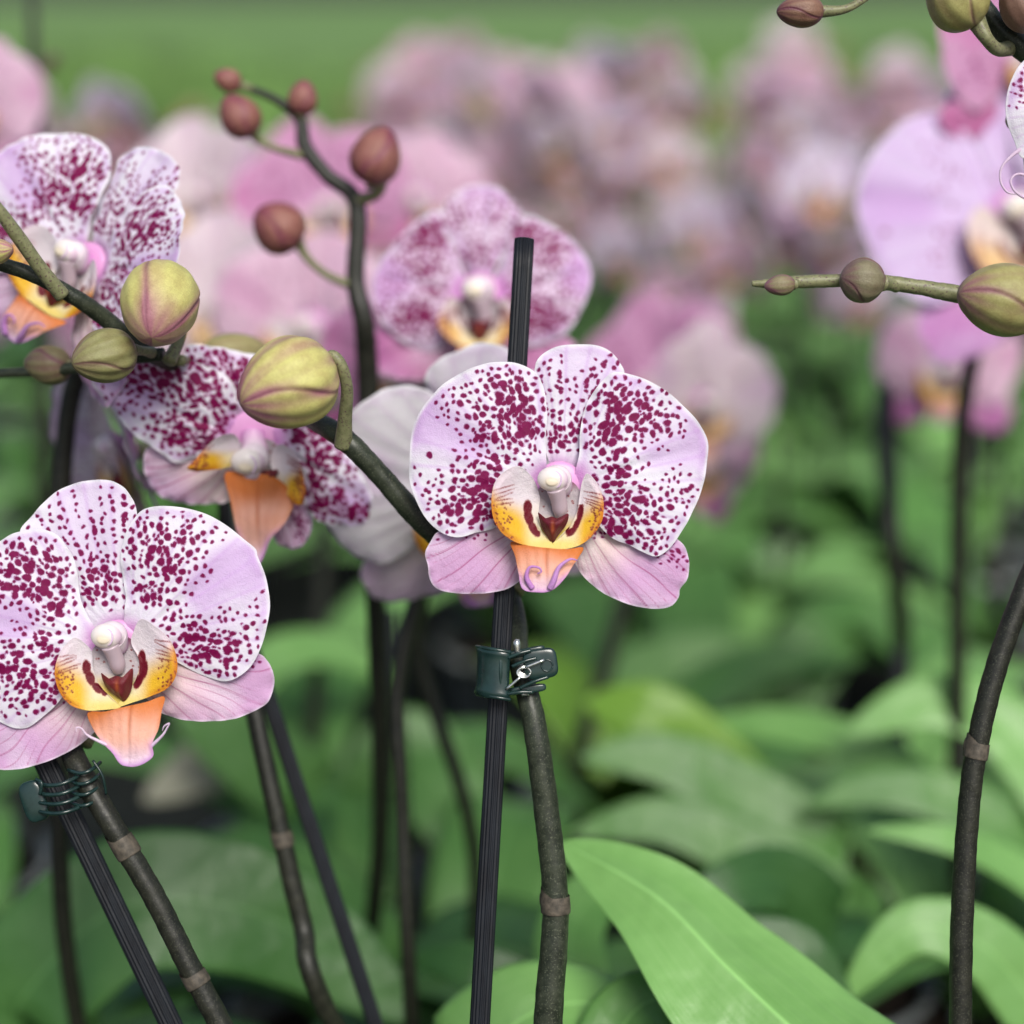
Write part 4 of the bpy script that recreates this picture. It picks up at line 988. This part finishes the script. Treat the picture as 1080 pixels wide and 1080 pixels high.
def edge_flower():
    out = []; U = .3/1080; ox, oy = 1080, 115
    T = lambda p: [(x-ox, y-oy) for x, y in p]
    o = np.array(T([(1056, 112), (1061, 90), (1073, 70), (1094, 58), (1118, 80), (1112, 130), (1092, 160), (1074, 170), (1066, 152), (1057, 132)]), float)
    w_ = Waves(4, .1)
    sp = make_spots(resample(catmull(o, 10, True), 100), np.array([30., 20.]), [(-10, -20, 12, 22, .8), (10, 30, 14, 14, .5)], .9, 2.2, 500, 5, 3)
    pt = patch(o, R=30, S=120, H=lambda X, tt, th, ed: 12+10*(1-tt**2)+1.5*w_(X)-.25*X[:, 0], color=petal_color('speckled', (40, 10), (-1, -.3), False, 8), spots=sp, seed=3)
    out.append(('lip_side_lobe', patch_mesh('lip_side_lobe', pt, U, M_PETAL), None))
    P_ = []
    for pts, rd in (([(1076, 158, 12), (1062, 168, 14), (1052, 180, 15), (1051, 194, 15), (1058, 205, 14), (1068, 207, 13)], [3, 1.8, 1.3, 1.2, 1.1, .8]),
                    ([(1096, 200, 8), (1084, 190, 11), (1070, 186, 13), (1062, 193, 14), (1066, 204, 14), (1078, 211, 12), (1094, 214, 10)], [2, 1.6, 1.4, 1.3, 1.3, 1.8, 2.2])):
        v, f = tube([(x-ox, -h, -(y-oy)) for x, y, h in pts], rd, 10, 8)
        P_.append((v, f, 0, {'tint': np.tile(np.array((.80, .64, .80)), (len(v), 1)), 'spot': np.full(len(v), 6.)}))
    o2 = np.array(T([(1080, 150), (1100, 140), (1140, 150), (1150, 200), (1110, 222), (1086, 208), (1078, 180)]), float)
    V, F, A = patch(o2, R=20, S=80, H=lambda X, tt, th, ed: 6+6*(1-tt**2), color=petal_color('pale', (40, 10), (-1, .3), False, 9), spots=None, seed=3)
    P_.append((V, F, 0, {'tint': A['tint'], 'spot': A['spot']}))
    V, F, M_, A = merge(P_); me = make_mesh('lip_middle_lobe', V*U, F, M_PETAL); set_col(me, 'tint', A['tint']); set_float(me, 'spot', A['spot'])
    out.append(('lip_middle_lobe', me, None))
    for n_, ol in (('petal', [(1096, 100), (1130, 40), (1200, 10), (1260, 60), (1250, 140), (1180, 170), (1120, 150)]), ('petal', [(1094, 70), (1090, 30), (1130, -30), (1190, -20), (1180, 30), (1130, 80)])):
        pt = patch(np.array(T(ol), float), R=24, S=100, H=lambda X, tt, th, ed: -6+6*(1-tt**2)+2*w_(X), color=petal_color('speckled', (20, 0), (1, 0), False, 12), spots=None, seed=6)
        out.append((n_, patch_mesh(n_, pt, U, M_PETAL), None))
    return out
add_flower(rK, edge_flower(), 1080, 115, D, label='curled speckled lip cut by the picture edge',
           stalk=[P(1080, 115, D), P(1110, 118, D)+FW*.01, P(1150, 112, D)+FW*.012, P(1192, 195, D+.01)])

# ================================================================== JUST BEHIND THE FOCUS
FC = build_flower('A', 'speckled', .62, 5, cup=.55, reflex=.2)
FD = build_flower('C', 'speckled', .62, 6)
FW_ = build_flower('A', 'white', .35, 7, cup=.1, spotamt=0.0)
FP = build_flower('B', 'pale', .35, 8, cup=.5, spotamt=.25, lipfade=.35)
FK = build_flower('D', 'stipple', .62, 9, lipfade=.3)
FM = build_flower('B', 'magenta', .35, 10, cup=.2, spotamt=.5, lipfade=.3)
FV = build_flower('A', 'lilac', .35, 14, cup=.1, spotamt=.15, lipfade=.5)
FL = build_flower('A', 'pink', .35, 12, cup=.15, spotamt=.25, lipfade=.1)

def low_leaves(root, n, seed, mats=None, z=.085, ln=.17, w=.058, skip=None):
    r = random.Random(seed); a0 = r.random()*6
    for i in range(n):
        a = a0+i*2*PI/n+r.uniform(-.3, .3)
        d = Vector((math.cos(a), math.sin(a), 0)); l = ln*r.uniform(.8, 1.15)
        b_ = root.location+Vector((0, 0, z))
        pts = [b_, b_+d*l*.3+Vector((0, 0, l*.34)), b_+d*l*.65+Vector((0, 0, l*.45)), b_+d*l+Vector((0, 0, l*r.uniform(.15, .40)))]
        m = (mats or [M_LEAF, M_LEAFD, M_LEAF])[i % 3 if mats is None else i % len(mats)]
        add_leaf(root, pts, w*r.uniform(.85, 1.15), m, nrm=(0, 0, 1), fold=.3, nl=28, nw=11)
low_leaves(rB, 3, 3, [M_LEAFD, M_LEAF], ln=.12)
low_leaves(rJ, 3, 5, [M_LEAF, M_LEAFD], ln=.12)
low_leaves(rK, 3, 6, ln=.12)

# upper left speckled flower
d_ = .545
b = P(60, 1080, d_+.05); rC = plant(b.x, b.y+.06, 'orchid behind the buds at upper left, its speckled flower turned to the left')
add_flower(rC, FC, 88, 282, d_, yaw=-24, pitch=-4, roll=26, size=1.03, label='speckled flower turned left, with an orange lip')
add_stem(rC, [Vector((b.x, b.y+.06, .08)), P(70, 1000, d_+.08), P(62, 700, d_+.06), P(70, 450, d_+.05), P(105, 330, d_+.035), P(100, 290, d_+.014)], [W(11, d_)]*5+[W(5, d_)], M_STEMD)
low_leaves(rC, 3, 8)
# speckled flower hanging under the big bud, with a side flower left of it
d_ = .54
b = P(400, 1080, d_+.02); rD = plant(b.x+.04, b.y+.05, 'orchid with the downward-facing speckled flower under the plump hooked bud')
add_flower(rD, FD, 267, 466, d_, yaw=4, pitch=16, roll=0, size=1.19, label='speckled flower nodding, its orange lip hanging straight down')
add_flower(rD, FP, 135, 478, d_+.05, yaw=-62, pitch=15, roll=5, size=1.0, label='pale pink flower seen from the side')
add_stem(rD, [Vector((rD.location.x, rD.location.y, .08)), P(352, 1080, d_+.02), P(318, 970, d_+.02), P(290, 850, d_+.02), P(266, 740, d_+.025), P(245, 640, d_+.04), P(238, 560, d_+.05), P(225, 500, d_+.06), P(140, 470, d_+.075)],
         [W(x, d_) for x in (12, 11, 11, 10.5, 10.5, 10, 9, 7, 4)], M_STEMD, nodes=[(P(298, 885, d_+.02), P(268, 740, d_)-P(330, 950, d_), W(12, d_), W(22, d_))])
add_stake(P(468, 1300, d_+.03), P(258, 660, d_+.03), W(9, d_), 'black stake, slightly blurred, crossing the stem right of the lower left flower')
low_leaves(rD, 3, 9, [M_LEAF, M_LEAFD])
# white flower half hidden behind the centre flower
d_ = .575
b = P(430, 1080, d_+.06); rE = plant(b.x, b.y+.05, 'orchid with the plain white and lilac flower half hidden left of the centre flower')
add_flower(rE, FW_, 506, 520, d_, yaw=4, pitch=30, roll=-14, size=1.22, label='plain white flower with lilac lower sepals')
add_stem(rE, [Vector((b.x, b.y+.05, .08)), P(434, 1080, d_+.05), P(424, 850, d_+.04), P(420, 720, d_+.04), P(450, 600, d_+.04), P(500, 500, d_+.03)], [W(x, d_) for x in (10, 9, 9, 9, 8, 4)], M_STEMD)
low_leaves(rE, 3, 10, [M_LEAFD, M_LEAF])
# back flower above centre
d_ = .62
b = P(480, 1080, d_+.1); rF = plant(b.x, b.y+.06, 'orchid with the soft pink flower facing ahead above and behind the centre flower')
add_flower(rF, FK, 506, 317, d_, yaw=0, pitch=0, roll=0, size=1.22, label='pink-bordered flower with a dark stippled pattern')
add_flower(rF, FM, 440, 400, d_+.06, yaw=-20, pitch=10, roll=12, size=.85, label='deep pink flower low behind the others')
add_stem(rF, [Vector((b.x, b.y+.06, .08)), P(500, 900, d_+.1), P(440, 680, d_+.08), P(470, 560, d_+.06), P(500, 400, d_+.05), P(505, 330, d_+.02)], [W(x, d_) for x in (9, 9, 9, 8, 7, 4)], M_STEMD)
low_leaves(rF, 4, 11)
# blurred bud spray
d_ = .605
b = P(395, 1080, d_+.1); rG = plant(b.x-.02, b.y+.09, 'orchid with five reddish brown buds on a dark branching spray at upper left')
sg = [Vector((rG.location.x, rG.location.y, .08)), P(400, 900, d_+.08), P(395, 600, d_+.03), P(388, 400, d_+.01), P(384, 340, d_), P(375, 295, d_), P(376, 215, d_), P(345, 185, d_), P(322, 155, d_), P(316, 125, d_), P(290, 105, d_), P(262, 93, d_)]
add_stem(rG, sg, [W(x, d_) for x in (10, 11, 11, 12, 11, 10, 9, 8, 8, 6.5, 4.5, 4)], M_STEMD)
RB = dict(g=(.30, .13, .10), m=(.23, .055, .09), mauve=.75, nt=40, nth=60)
add_bud(rG, P(386, 194, d_-.01), P(408, 134, d_-.014), W(54, d_), 51, [P(376, 212, d_), P(396, 205, d_-.006), P(402, 194, d_-.01)], W(6, d_), seam0=-1.5, **RB)
add_bud(rG, P(316, 256, d_-.005), P(270, 222, d_-.012), W(56, d_), 52, [P(374, 302, d_), P(345, 290, d_-.002), P(324, 272, d_-.004)], W(4.5, d_), seam0=-1.5, **RB)
add_bud(rG, P(268, 142, d_-.003), P(237, 102, d_-.008), W(43, d_), 53, [P(320, 164, d_), P(295, 158, d_), P(275, 150, d_)], W(4, d_), seam0=-1.2, **RB)
add_bud(rG, P(317, 122, d_-.001), P(322, 84, d_-.004), W(31, d_), 54, [P(318, 140, d_), P(317, 128, d_)], W(5, d_), seam0=-1.2, **RB)
add_bud(rG, P(254, 91, d_), P(226, 78, d_-.003), W(25, d_), 55, [P(266, 94, d_), P(260, 92, d_)], W(4, d_), seam0=-1.2, **RB)
low_leaves(rG, 3, 13)
# big soft lilac flowers at right
d_ = .66
b = P(1010, 1080, d_+.2); rI = plant(b.x, b.y-.02, 'orchid with the large out-of-focus lilac flower behind the budded tip at right')
add_flower(rI, FV, 1074, 232, d_+.06, yaw=4, pitch=-4, roll=-22, size=1.52, label='large lilac flower, out of focus')
add_flower(rI, FM, 1085, 66, d_+.07, yaw=20, pitch=0, roll=0, size=1.0)
add_stem(rI, [Vector((b.x, b.y-.02, .08)), P(1010, 900, d_+.15), P(1010, 700, d_+.13), P(1015, 440, d_+.1), P(1050, 300, d_+.06), P(1066, 236, d_+.09)], [W(x, d_) for x in (13, 12, 11, 10, 8, 4)], M_STEMD)
low_leaves(rI, 4, 14, [M_LEAF, M_LEAFB])
d_ = .82
b = P(945, 800, d_+.1); rI2 = plant(b.x, b.y+.05, 'orchid with the small blurred pink flower and orange lip below the budded tip')
add_flower(rI2, FL, 1000, 392, d_+.10, yaw=0, pitch=4, roll=0, size=.93)
add_stem(rI2, [Vector((b.x, b.y+.05, .08)), P(950, 720, d_+.1), P(940, 560, d_+.06), P(930, 420, d_+.12), P(960, 370, d_+.15), P(1000, 385, d_+.13)], [W(x, d_) for x in (11, 11, 11, 9, 7, 4)], M_STEMD)
low_leaves(rI2, 4, 15, [M_LEAF, M_LEAFB])
# blurred pair right of the centre flower
d_ = .92
b = P(650, 900, d_+.1); rM = plant(b.x, b.y+.02, 'orchid with blurred pink flowers just right of the centre flower')
add_flower(rM, FM, 705, 400, d_+.02, yaw=-20, pitch=5, roll=-6, size=1.0)
add_flower(rM, FP, 738, 430, d_-.03, yaw=30, pitch=14, roll=16, size=.95)
add_flower(rM, FL, 745, 490, d_, yaw=40, pitch=20, roll=10, size=.85)
add_stem(rM, [Vector((b.x, b.y+.02, .08)), P(600, 860, d_+.05), P(645, 680, d_+.04), P(690, 520, d_+.04), P(720, 430, d_+.05), P(705, 350, d_+.05)], [W(x, d_) for x in (11, 10, 10, 8, 7, 4)], M_STEMD)
low_leaves(rM, 4, 16, [M_LEAFY, M_LEAF])
# blurred flowers behind the brown bud spray
d_ = .84
b = P(300, 980, d_+.1); rH = plant(b.x, b.y+.04, 'orchid with large blurred pink flowers behind the brown bud spray')
for q, (px, py, dd, yw, rl, sz, ff) in enumerate([(330, 350, 0, -10, 0, 1.15, FL), (240, 330, .06, -25, 8, 1.1, FP), (345, 225, .08, 12, -8, 1.05, FM), (215, 215, .10, -20, 0, 1.0, FP), (440, 215, .16, 10, 5, 1.0, FL)]):
    add_flower(rH, ff, px, py, d_+dd, yaw=yw, pitch=6, roll=rl, size=sz, stalk=[P(px, py, d_+dd), P(px+5, py+10, d_+dd+.03), P(330, py+50, d_+.14)])
add_stem(rH, [Vector((b.x, b.y+.04, .08)), P(320, 900, d_+.14), P(340, 600, d_+.14), P(335, 380, d_+.14), P(325, 230, d_+.14), P(300, 120, d_+.14)], [W(x, d_) for x in (11, 10, 10, 8, 7, 4)], M_STEMD)
low_leaves(rH, 4, 17)
# far left edge: pink petal and a dark twig end
d_ = .84
b = P(20, 900, d_+.1); rN = plant(b.x-.05, b.y+.02, 'orchid at the top left corner, a blurred pink flower beside a dark crossed twig')
add_flower(rN, FL, -22, 118, d_, yaw=-10, pitch=0, roll=0, size=.85)
add_stem(rN, [Vector((rN.location.x, rN.location.y, .08)), P(30, 900, d_+.1), P(45, 500, d_+.05), P(42, 200, d_+.03), P(36, 70, d_+.02), P(33, -40, d_+.02)], [W(x, d_) for x in (9, 9, 8, 7, 6, 4)], M_STEMD)
add_bud(rN, P(26, 72, d_+.02), P(0, 60, d_+.02), W(16, d_), 61, [P(36, 75, d_+.02), P(30, 73, d_+.02)], W(4, d_), nt=20, nth=30, g=(.10, .07, .05), m=(.12, .06, .06))
add_bud(rN, P(44, 74, d_+.02), P(62, 58, d_+.02), W(14, d_), 62, [P(36, 78, d_+.02), P(40, 76, d_+.02)], W(4, d_), nt=20, nth=30, g=(.10, .07, .05), m=(.12, .06, .06))
low_leaves(rN, 3, 18)

# ---- plants that show as leaves only, one behind the other
def leafy(px, py, d, label, leaves, gz=None):
    b_ = P(px, py, d); r = plant(b_.x, b_.y, label, name='potted_orchid')
    base = r.location+Vector((0, 0, .085))
    for pts, w, m, kw in leaves:
        wp = [P(*p) for p in pts]
        add_leaf(r, [base, base+(wp[0]-base)*.6+Vector((0, 0, .02))]+wp if kw.pop('rooted', True) else wp, w, m, **kw)
    return r
leafy(1000, 1250, .52, 'orchid with the long bright green leaf arching up in the lower right foreground',
      [([(930, 1170, .50), (845, 1095, .515), (765, 1020, .53), (690, 945, .55), (590, 888, .575)], W(262, .53), M_LEAFB, dict(nrm=(0.45, -0.85, 0.7), fold=-.95, nl=80, nw=41, peak=.35, basew=.6))])
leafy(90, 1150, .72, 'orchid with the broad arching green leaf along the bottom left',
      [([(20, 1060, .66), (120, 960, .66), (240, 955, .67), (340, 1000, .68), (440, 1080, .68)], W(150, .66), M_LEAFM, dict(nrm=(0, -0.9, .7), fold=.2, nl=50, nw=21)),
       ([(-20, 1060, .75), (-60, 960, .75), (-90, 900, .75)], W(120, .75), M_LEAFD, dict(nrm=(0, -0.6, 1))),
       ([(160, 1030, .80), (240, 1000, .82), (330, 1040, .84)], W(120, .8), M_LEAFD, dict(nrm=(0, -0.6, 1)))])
leafy(330, 960, .95, 'orchid with pale green leaves between the lower left flower and the centre stake',
      [([(300, 820, .92), (240, 800, .92), (150, 845, .90)], W(70, .92), M_LEAFT, dict(nrm=(0, -0.9, .6), fold=.15)),
       ([(250, 760, .95), (280, 700, .95), (330, 683, .96), (380, 695, .97), (420, 730, .98)], W(52, .95), M_LEAFB, dict(nrm=(0, -0.7, .9), fold=.15)),
       ([(400, 860, .9), (430, 800, .9), (480, 850, .88), (520, 950, .86)], W(110, .9), M_LEAF, dict(nrm=(0.3, -0.8, .5), fold=.15)),
       ([(330, 840, .9), (240, 780, .88), (180, 750, .87)], W(90, .9), M_LEAF, dict(nrm=(0, -0.8, .7), fold=.15))])
leafy(860, 1010, .86, 'orchid with overlapping soft green leaves right of the centre, one lime green',
      [([(800, 880, .84), (730, 800, .84), (680, 755, .84), (615, 740, .85)], W(105, .84), M_LEAFY, dict(nrm=(-0.1, -0.9, .6), fold=.2)),
       ([(880, 900, .80), (800, 850, .80), (700, 800, .80), (610, 800, .80)], W(80, .82), M_LEAF, dict(nrm=(0, -0.8, .7), fold=.2)),
       ([(900, 960, .78), (800, 905, .78), (700, 865, .78), (600, 880, .78)], W(70, .8), M_LEAF, dict(nrm=(0, -0.8, .7), fold=.2)),
       ([(880, 980, .74), (830, 930, .72), (760, 940, .70), (700, 1000, .70)], W(80, .75), M_LEAFD, dict(nrm=(0, -0.8, .7), fold=.2))])
leafy(1150, 1040, .80, 'orchid with light green leaves reaching in from the right edge, behind the dark stem',
      [([(1130, 860, .78), (1060, 765, .80), (980, 740, .80), (890, 775, .80)], W(85, .8), M_LEAFB, dict(nrm=(0, -0.75, .8), fold=.2)),
       ([(1130, 960, .72), (1070, 915, .71), (1000, 885, .70), (912, 875, .70)], W(50, .7), M_LEAFB, dict(nrm=(0, -0.6, .8), fold=.2)),
       ([(1040, 900, .84), (930, 800, .84), (820, 765, .86), (700, 772, .88)], W(52, .84), M_LEAFB, dict(nrm=(0, -0.7, .8), fold=.2)),
       ([(1090, 900, .78), (1020, 850, .78), (930, 830, .78), (850, 850, .78)], W(62, .8), M_LEAF, dict(nrm=(0, -0.75, .8), fold=.2)),
       ([(1110, 1080, .66), (1040, 1000, .65), (960, 980, .65), (885, 1060, .65)], W(85, .66), M_LEAFB, dict(nrm=(0, -0.8, .7), fold=.25))])
leafy(830, 860, 1.12, 'orchid with wide grey-green leaves in the middle distance below the pink flowers',
      [([(840, 760, 1.1), (790, 710, 1.1), (710, 700, 1.1), (610, 730, 1.1)], W(75, 1.1), M_LEAFB, dict(nrm=(0, -0.8, .8), fold=.15)),
       ([(830, 740, 1.1), (870, 670, 1.12), (920, 665, 1.14), (1010, 700, 1.14)], W(85, 1.1), M_LEAF, dict(nrm=(0, -0.8, .8), fold=.15)),
       ([(830, 720, 1.2), (780, 650, 1.25), (700, 630, 1.27), (640, 650, 1.27)], W(80, 1.2), M_LEAFB, dict(nrm=(0, -0.8, .8), fold=.15)),
       ([(830, 700, 1.2), (800, 620, 1.3), (840, 570, 1.32)], W(80, 1.2), M_LEAF, dict(nrm=(0, -0.9, .5), fold=.15))])
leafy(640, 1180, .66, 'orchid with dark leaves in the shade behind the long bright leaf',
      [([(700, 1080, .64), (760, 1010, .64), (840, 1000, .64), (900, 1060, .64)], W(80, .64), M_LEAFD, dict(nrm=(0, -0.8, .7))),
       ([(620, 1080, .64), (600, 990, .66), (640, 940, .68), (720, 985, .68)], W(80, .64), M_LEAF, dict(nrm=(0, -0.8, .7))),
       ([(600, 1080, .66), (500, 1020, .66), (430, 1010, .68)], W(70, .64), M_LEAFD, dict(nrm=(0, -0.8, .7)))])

# dark thin stakes in the middle distance
for (a, b_, lb) in ((P(950, 760, .9), P(938, 400, .92), 'dark blurred stake standing behind the budded tip at right, the left one of two'),
                    (P(1012, 740, .9), P(1018, 440, .92), 'dark blurred stake behind the budded tip at right, nearer the picture edge'),
                    (P(600, 870, 1.0), P(655, 630, 1.02), 'dark blurred stake leaning right, below and right of the centre flower'),
                    (P(436, 1060, .82), P(412, 640, .84), 'dark blurred stake between the lower left flower and the centre stake')):
    g_ = a+(a-b_)*((a.z-.07)/(b_.z-a.z))
    add_stake(g_, b_, .0034, lb)

# ================================================================== THE MASS OF PLANTS BEYOND
far_fl = []
for i, (k, pal, cup, sa) in enumerate([('A', 'farpink', .2, .5), ('B', 'farpale', .3, .3), ('A', 'pink', .1, .6), ('B', 'speckled', .3, .6), ('A', 'farpale', .4, .3)]):
    far_fl.append(join_flower(build_flower(k, pal, .11, 30+i, cup=cup, spotamt=sa), 'flower'))
far_bud = bud_mesh(.022, .008, 77, nt=14, nth=18, mauve=.7, g=(.30, .27, .10), m=(.25, .10, .10))
far_leaf = [leaf_mesh([(0, 0, 0), (.06*q, 0, .05+.008*i), (.14*q, 0, .070), (.225*q, 0, .05-.010*i)], .060, (0, 0, 1), m, nl=16, nw=7, fold=.3) for i, (q, m) in enumerate([(1, M_LEAF), (1.1, M_LEAFB), (.9, M_LEAFB), (1, M_LEAF), (.85, M_LEAF)])]
far_stem = []
for i in range(4):
    q = random.Random(i); s = (-1)**i
    pts = [(0, 0, .08), (.01*s, 0, .2), (.02*s, -.01, .32), (.035*s, -.02, .40), (.075*s, -.035, .45), (.13*s, -.05, .455)]
    V, F = tube(pts, [.0032, .003, .003, .0026, .002, .0014], 8, 5)
    far_stem.append((make_mesh('stem', V, F, M_STEMD), pts))
V, F = tube([(0, 0, .08), (.004, 0, .16), (-.002, 0, .25)], [.0036, .0034, .003], 8, 5)
bare_stem = make_mesh('stem', V, F, M_STEMD)
def far_plant(x, y, i, rnd, label, group, zs=1.0, bare=False):
    r = plant(x, y, label, group)
    r.rotation_euler = (0, 0, rnd.uniform(-.5, .5))
    me, pts = far_stem[i % 4]; s = (-1)**(i % 4)
    link('stem', bare_stem if bare else me, r, Matrix.Scale(zs, 4, (0, 0, 1)))
    c = catmull(pts, 10)
    nf = 0 if bare else rnd.choice([6, 7, 8, 9])
    for k in range(nf):
        p = c[min(len(c)-1, int(18+k*(31/nf)))]
        sd = (-1)**k
        loc = Vector((p[0]+rnd.uniform(-.025, .025), p[1]-.02+rnd.uniform(-.015, .01), p[2]*zs+sd*.022+rnd.uniform(-.012, .012)))
        M4 = Matrix.Translation(loc) @ Euler((rnd.uniform(-.1, .5), rnd.uniform(-.4, .4), rnd.uniform(-.9, .9))).to_matrix().to_4x4() @ Matrix.Scale(rnd.uniform(.68, .86), 4)
        link('flower', rnd.choice(far_fl), r, M4)
    for k in range(0 if bare else 2):
        M4 = Matrix.Translation(Vector((pts[-1][0]+s*.012*k, pts[-1][1], pts[-1][2]*zs+.01*k))) @ Euler((.5, s*1.2, 0)).to_matrix().to_4x4()
        link('bud', far_bud, r, M4)
    for k in range(4):
        M4 = Matrix.Translation((0, 0, .085)) @ Matrix.Rotation(k*PI/2+rnd.uniform(-.4, .4)+.4, 4, 'Z') @ Matrix.Scale(rnd.uniform(.85, 1.15), 4)
        link('leaf', far_leaf[(i+k) % 5], r, M4)
    return r
rnd = random.Random(5)
i = 0
rb = random.Random(9)
for Y in (1.22, 1.4, 1.56):
    for k in range(4):
        x = -.05+(.34*Y+.02)*(k+rb.uniform(.2, .8))/4
        far_plant(x, Y+rb.uniform(-.03, .03), i, rb, 'blurred orchid without flowers, green leaves and dark stalk, in the middle distance right of centre', 'leafy orchids without flowers in the middle distance', rb.uniform(.85, 1.1), True)
        i += 1
rows = [1.3, 1.5, 1.72, 1.92, 2.12, 2.32, 2.55, 2.8, 3.1]
for ri, Y in enumerate(rows):
    hw = .30*Y+.14; n = int(2*hw/(.17 if ri < 3 else .138))
    for k in range(n):
        if ri >= 4 and (k+.5)/n < .36 and rnd.random() < .75: continue
        x = -hw+2*hw*(k+.5)/n+rnd.uniform(-.03, .03)+(.04 if ri % 2 else -.04)
        if Y < 1.6 and -.1 < x:
            if rnd.random() < .6 or Y < 1.4: continue
        y_ = Y+rnd.uniform(-.05, .05)
        px_ = 540+x/(.6*Y)*1080
        band = 'left' if px_ < 430 else ('middle' if px_ < 780 else 'right')
        dist = 'nearer' if ri < 4 else 'far'
        lab = {'left': 'blurred pink orchid in the %s rows behind the brown buds, left side', 'middle': 'blurred pink orchid in the %s rows above and behind the centre flower', 'right': 'blurred pink orchid in the %s rows toward the right, left of the lilac flower'}[band] % dist
        zs = rnd.uniform(.84, 1.04)
        if band == 'right' and ri < 3: zs = rnd.uniform(.70, .92)
        if band == 'left' and ri >= 2: zs *= .86-.02*(ri-2)
        if band == 'right' and ri >= 5: zs *= .92
        far_plant(x, y_, i, rnd, lab, 'blurred orchids in the %s rows, %s' % (dist, band), zs)
        i += 1

# ================================================================== SETTING
def plane(name, x0, x1, y0, y1, z, mat, n=1):
    V = [(x0, y0, z), (x1, y0, z), (x1, y1, z), (x0, y1, z)]
    o = link(name, make_mesh(name, V, [(0, 1, 2, 3)], mat, smooth=False)); tag(o, None, None, None, 'structure'); return o
plane('ground', -60, 60, -3, 120, 0, M_ROOT)
M_LAWN = simple_mat('lawn', (0.10, 0.19, 0.045), (0.17, 0.29, 0.08), 1.6, .8, 1.0, .02)
plane('lawn', -60, 60, 3.45, 120, 0.004, M_LAWN)
# grass blades on the lawn
Vg, Fg, tg = [], [], []
rg = np.random.RandomState(3)
NB = 34000
yy = 3.5+9*rg.rand(NB)**1.3; xx = (rg.rand(NB)-.5)*2*(.34*yy+.4)
for x, y in zip(xx, yy):
    a = rg.rand()*PI; h = (.05+.06*rg.rand())*(1+2.2*max(0, math.sin(x*2.3+2*math.sin(y*1.1))*math.sin(y*1.9+x))); w = .008
    dx, dy = math.cos(a)*w, math.sin(a)*w; lx, ly = rg.randn(2)*.025
    n = len(Vg); Vg += [(x-dx, y-dy, 0.003), (x+dx, y+dy, 0.003), (x+lx+dx*.5, y+ly+dy*.5, h*.7), (x+lx*1.8, y+ly*1.8, h)]
    Fg += [(n, n+1, n+2), (n, n+2, n+3)]
    c = .7+.6*rg.rand(); c *= 1+.55*math.sin(x*6.1+1+y)*math.sin(y*3.6+x); tg += [(.20*c, .36*c, .10*c)]*4
me = make_mesh('grass', Vg, Fg, tint_mat('grass_blade', .5, .3, 60, .1), smooth=False); set_col(me, 'tint', np.array(tg))
tag(link('grass', me), 'short green grass far beyond the orchids', 'grass', None, 'stuff')

# ================================================================== LIGHT, CAMERA, RENDER
w = bpy.data.worlds.new('World'); scene.world = w; w.use_nodes = True
nt = w.node_tree; nt.nodes.clear()
sky = nt.nodes.new('ShaderNodeTexSky'); sky.sky_type = 'NISHITA'; sky.sun_disc = False
SUN_EL, SUN_AZ = math.radians(47), math.radians(163)      # azimuth clockwise from +Y
sky.sun_elevation = SUN_EL; sky.sun_rotation = SUN_AZ
sky.air_density = 1.0; sky.dust_density = 3.0
bg = nt.nodes.new('ShaderNodeBackground'); bg.inputs['Strength'].default_value = 0.085
ow = nt.nodes.new('ShaderNodeOutputWorld'); nt.links.new(sky.outputs[0], bg.inputs[0]); nt.links.new(bg.outputs[0], ow.inputs[0])
sl = bpy.data.lights.new('sun', 'SUN'); sl.energy = 2.4; sl.angle = math.radians(26); sl.color = (1.0, 0.965, 0.91)
so = bpy.data.objects.new('sun', sl); COL.objects.link(so)
sd = Vector((math.sin(SUN_AZ)*math.cos(SUN_EL), math.cos(SUN_AZ)*math.cos(SUN_EL), math.sin(SUN_EL)))
so.rotation_euler = sd.to_track_quat('Z', 'Y').to_euler()
so.location = sd*5
cam = bpy.data.cameras.new('camera'); co = bpy.data.objects.new('camera', cam); COL.objects.link(co)
co.matrix_world = Matrix.Translation(C0) @ Matrix((RT, UP, -FW)).transposed().to_4x4()
cam.sensor_width = 36; cam.sensor_height = 36; cam.lens = 60; cam.clip_start = .01; cam.clip_end = 300
cam.dof.use_dof = True; cam.dof.focus_distance = 0.494; cam.dof.aperture_fstop = 60/16.5; cam.dof.aperture_blades = 0
scene.camera = co
scene.render.resolution_x = scene.render.resolution_y = 1024
scene.view_settings.view_transform = 'Standard'; scene.view_settings.look = 'None'
scene.view_settings.exposure = 0.42; scene.view_settings.gamma = 1; scene.view_settings.use_curve_mapping = False
scene.cycles.max_bounces = 5
